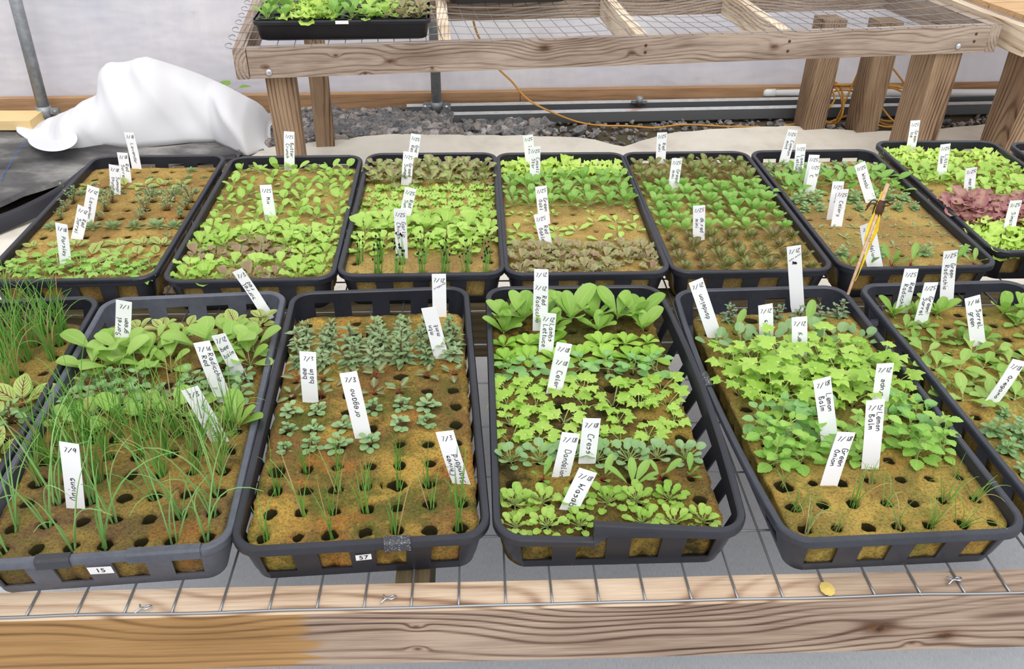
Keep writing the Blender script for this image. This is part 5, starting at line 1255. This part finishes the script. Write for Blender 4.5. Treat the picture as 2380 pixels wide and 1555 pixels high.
# ------------------------------------------------------------ plug trays on rear bench
def plug_tray(loc, rz, label, W2, D2, H2, ncol, nrow, sticker_=True):
    e = empty('plug_tray', loc, rz); tag(e, label, 'tray')
    bm = bmesh.new()
    prof = [(.020, 0), (.014, .004), (.006, H2-.018), (.004, H2-.014), (0, H2-.014), (0, H2-.006), (.002, H2)]
    rings = []
    def rrect(hw, hl, r):
        o_ = []
        for k in range(4):
            cx = (hw-r)*(1 if k in (0, 1) else -1); cy = (hl-r)*(-1 if k in (0, 3) else 1)
            for q in range(6): a = -math.pi/2+k*math.pi/2+q*math.pi/10; o_.append((cx+r*math.cos(a), cy+r*math.sin(a)))
        return o_
    for ins, z in prof: rings.append([bm.verts.new((x_, y_, z)) for x_, y_ in rrect(W2/2-ins, D2/2-ins, .025)])
    for a, b in zip(rings, rings[1:]):
        for k in range(24): bm.faces.new((a[k], a[(k+1) % 24], b[(k+1) % 24], b[k]))
    bm.faces.new(list(reversed(rings[0])))
    obj('tray_shell', bm, M['tray_black'], e)
    # cell insert
    bm = bmesh.new(); px_ = (W2-.02)/ncol; py_ = (D2-.02)/nrow; K = 16
    for j in range(nrow):
        for i in range(ncol):
            cx = -(W2-.02)/2+(i+.5)*px_; cy = -(D2-.02)/2+(j+.5)*py_
            sq = []
            for k in range(K):
                t_ = k/K*4; seg = int(t_); f_ = t_-seg; c_ = [(-1, -1), (1, -1), (1, 1), (-1, 1)]; a_, b_ = c_[seg], c_[(seg+1) % 4]
                sq.append((cx+(a_[0]+(b_[0]-a_[0])*f_)*px_/2, cy+(a_[1]+(b_[1]-a_[1])*f_)*py_/2))
            rg = [[(x_, y_, H2+.001) for x_, y_ in sq]]
            for r_, z_ in ((.42, H2+.001), (.38, H2-.012), (.34, H2-.020)):
                rg.append([(cx+r_*px_*math.cos(math.atan2(y_-cy, x_-cx)), cy+r_*py_*math.sin(math.atan2(y_-cy, x_-cx)), z_) for x_, y_ in sq])
            vv = [[bm.verts.new(p) for p in r_] for r_ in rg]
            for a_, b_ in zip(vv, vv[1:]):
                for k in range(K): bm.faces.new((a_[k], a_[(k+1) % K], b_[(k+1) % K], b_[k]))
            f_ = bm.faces.new(vv[-1]); f_.material_index = 1
    bmesh.ops.remove_doubles(bm, verts=bm.verts, dist=1e-5)
    ins = obj('cell_insert', bm, [M['tray_black'], M['soilplug']], e)
    if sticker_:
        bm = bmesh.new(); box(bm, -.02, .02, -D2/2-.0012, -D2/2-.0004, H2-.012, H2-.002); obj('sticker', bm, M['sticker'], e)
    return e
pc = at(815, 92, ZB+.003); PW, PD, PH = .545, .28, .064
rz = R(5.5)
off = Matrix.Rotation(rz, 3, 'Z') @ Vector((-.02, PD/2-.02, 0))
pt_loc = Vector((pc.x, pc.y, ZB+.003)) + off
plug_tray(pt_loc, rz, 'black plug tray of young lettuces on the rear bench', PW, PD, PH, 12, 6)
PK = ['romaine', 'romaine', 'frillyellow', 'frillyellow', 'romaine', 'romaine', 'gem', 'gem', 'redoak', 'redoak']
ADJ = {'romaine': 'upright green', 'frillyellow': 'frilly yellow-green', 'gem': 'bright green', 'redoak': 'reddish brown'}
mm = Matrix.Rotation(rz, 3, 'Z')
for j in range(6):
    for i in range(10):
        if j % 2: continue
        kd = PK[i]; lx = -(PW-.02)/2 + (i*1.18+.75)*(PW-.02)/12; ly = -(PD-.02)/2+(j+.6)*(PD-.02)/6
        P = pt_loc + mm @ Vector((lx, ly, PH-.005))
        place(kd, P, 2.1*rnd.uniform(.9, 1.1), rnd.random()*6.28, f"{ADJ[kd]} lettuce, {ORD[j//2]} row from front, {ORD[i]} from left, plug tray", 'young lettuces in the plug tray')
pc = at(1170, 10, ZB+.003)
plug_tray(Vector((pc.x, pc.y+.135, ZB+.003)), R(9), 'black tray at the top edge beside the plug tray', .455, .27, .064, 10, 6, False)

# ------------------------------------------------------------ cable
def cable(pts, label, r=.0042):
    bm = bmesh.new(); tube(bm, spline(pts, 8), r, 8); return tag(obj('cable', bm, M['cable']), label, 'cable')
def onfloor(px, py, z=.008): return at(px, py, z)
cable([aty(1098, 40, 3.50), aty(1112, 85, 3.50), aty(1150, 150, 3.52), aty(1190, 190, 3.55), aty(1212, 217, 3.55), aty(1240, 240, 3.52), onfloor(1290, 264, .055), onfloor(1345, 284, .012), onfloor(1400, 292), onfloor(1460, 293), onfloor(1520, 297), onfloor(1570, 291), onfloor(1610, 290), onfloor(1690, 294), onfloor(1766, 295)], 'orange cable hanging behind the rear bench and trailing over the soil')
ring = []
def loop(cx, cy, rx, ry, z, n=14, ph=0.0, turns=1.0):
    return [aty(cx+rx*math.cos(ph+6.283*turns*k/n), cy+ry*math.sin(ph+6.283*turns*k/n), z + .02*math.sin(k)) for k in range(n+1)]
pts = [onfloor(1822, 292), onfloor(1850, 288), onfloor(1890, 283, .02)]
pts += [aty(1915, 262, 3.55), aty(1938, 235, 3.55), aty(1936, 212, 3.56), aty(1922, 197, 3.58), aty(1960, 198, 3.6), aty(2030, 200, 3.62), aty(2085, 208, 3.60), aty(2120, 235, 3.58), aty(2128, 265, 3.56), aty(2105, 288, 3.55), aty(2060, 295, 3.53), aty(2028, 283, 3.53), aty(2018, 262, 3.54), aty(2010, 240, 3.56), aty(1990, 215, 3.6), aty(1950, 210, 3.62), aty(1915, 225, 3.6), aty(1905, 250, 3.56), aty(1925, 205, 3.6), aty(1980, 200, 3.64), aty(2040, 200, 3.64), aty(2035, 220, 3.6), aty(2050, 250, 3.56), aty(2075, 280, 3.54), aty(2095, 290, 3.53), aty(2120, 285, 3.54), aty(2134, 260, 3.56), aty(2125, 225, 3.6), aty(2105, 198, 3.6), aty(2080, 165, 3.58), aty(2055, 137, 3.56), aty(2030, 100, 3.55)]
pts += loop(1927, 243, 30, 45, 3.60, 14, 1.0, 1.0) + loop(1935, 240, 26, 50, 3.59, 14, 2.0, 1.0) + loop(2075, 246, 52, 46, 3.57, 16, 3.1, 1.0) + loop(2068, 240, 62, 42, 3.58, 16, 3.1, 1.0)
cable(pts, 'orange cable coiled behind the two right-hand rear bench legs')

# ------------------------------------------------------------ skewer
a = at(1965, 700, TZ+.055); b = at(2063, 428, TZ+.055+.145)
d = b-a; e = empty('skewer', a); tag(e, 'wooden skewer with a yellow strip leaning in front of the wasabi tray', 'stick')
q = d.to_track_quat('Z', 'Y'); e.rotation_euler = q.to_euler(); ln = d.length
bm = bmesh.new(); tube(bm, [(0, 0, -.01), (0, 0, ln*.5), (0, 0, ln)], [.0022, .0028, .0035], 8); obj('stick', bm, M['skewer'], e)
bm = bmesh.new(); 
for sgn, rng in ((-1, [(.0, .18), (.003, .32), (.0045, .5), (.0075, .62), (.003, .74)]), (1, [(.0, .50), (.0035, .62), (.0015, .74), (.001, .93)])):
    prev = None
    for wv_, f_ in rng:
        cur = (bm.verts.new((sgn*.0035-.001, .0046, ln*f_)), bm.verts.new((sgn*(.0035+wv_), .006, ln*f_-.004)))
        if prev: bm.faces.new((prev[0], prev[1], cur[1], cur[0]))
        prev = cur
o = obj('paper_strip', bm, M['yellow'], e); o['label'] = 'yellow strip'; o.modifiers.new('s', 'SOLIDIFY').thickness = .0006
bm = bmesh.new(); tube(bm, [(0, 0, ln*.735), (0, 0, ln*.80), (0, 0, ln*.845)], [.0075, .0082, .007], 8)
for s_, z_ in ((-1, .80), (-1, .84), (1, .79), (1, .82)):
    tube(bm, spline([(0, .004, ln*z_), (s_*.012, .008, ln*(z_+.01)), (s_*.018, .004, ln*(z_+.05*(-1 if s_ > 0 else 1)))], 4), .0012, 5)
o = obj('binding', bm, M['brown'], e); o['label'] = 'dark brown binding with frayed ends'
# leaf poking out behind the cloth
bm, uvl = new_bm()
leaf(bm, uvl, (0, 0, 0), 2.6, .5, .05, .045, 'point', .03, .4, .2, teeth=.12, nt=9, rseed=5); leaf(bm, uvl, (0, 0, 0), .4, .3, .05, .04, 'point', .02, .4, .2, teeth=.12, nt=9, rseed=6)
tube(bm, [(0, 0, -.2), (0.01, 0, -.1), (0, 0, 0)], .003, 5, 1, False, uvl)
p_ = aty(545, 208, 3.52); tag(obj('weed', bm, [LM['mid'], ST], loc=p_), 'green leafy weed poking up behind the white cloth', 'weed')
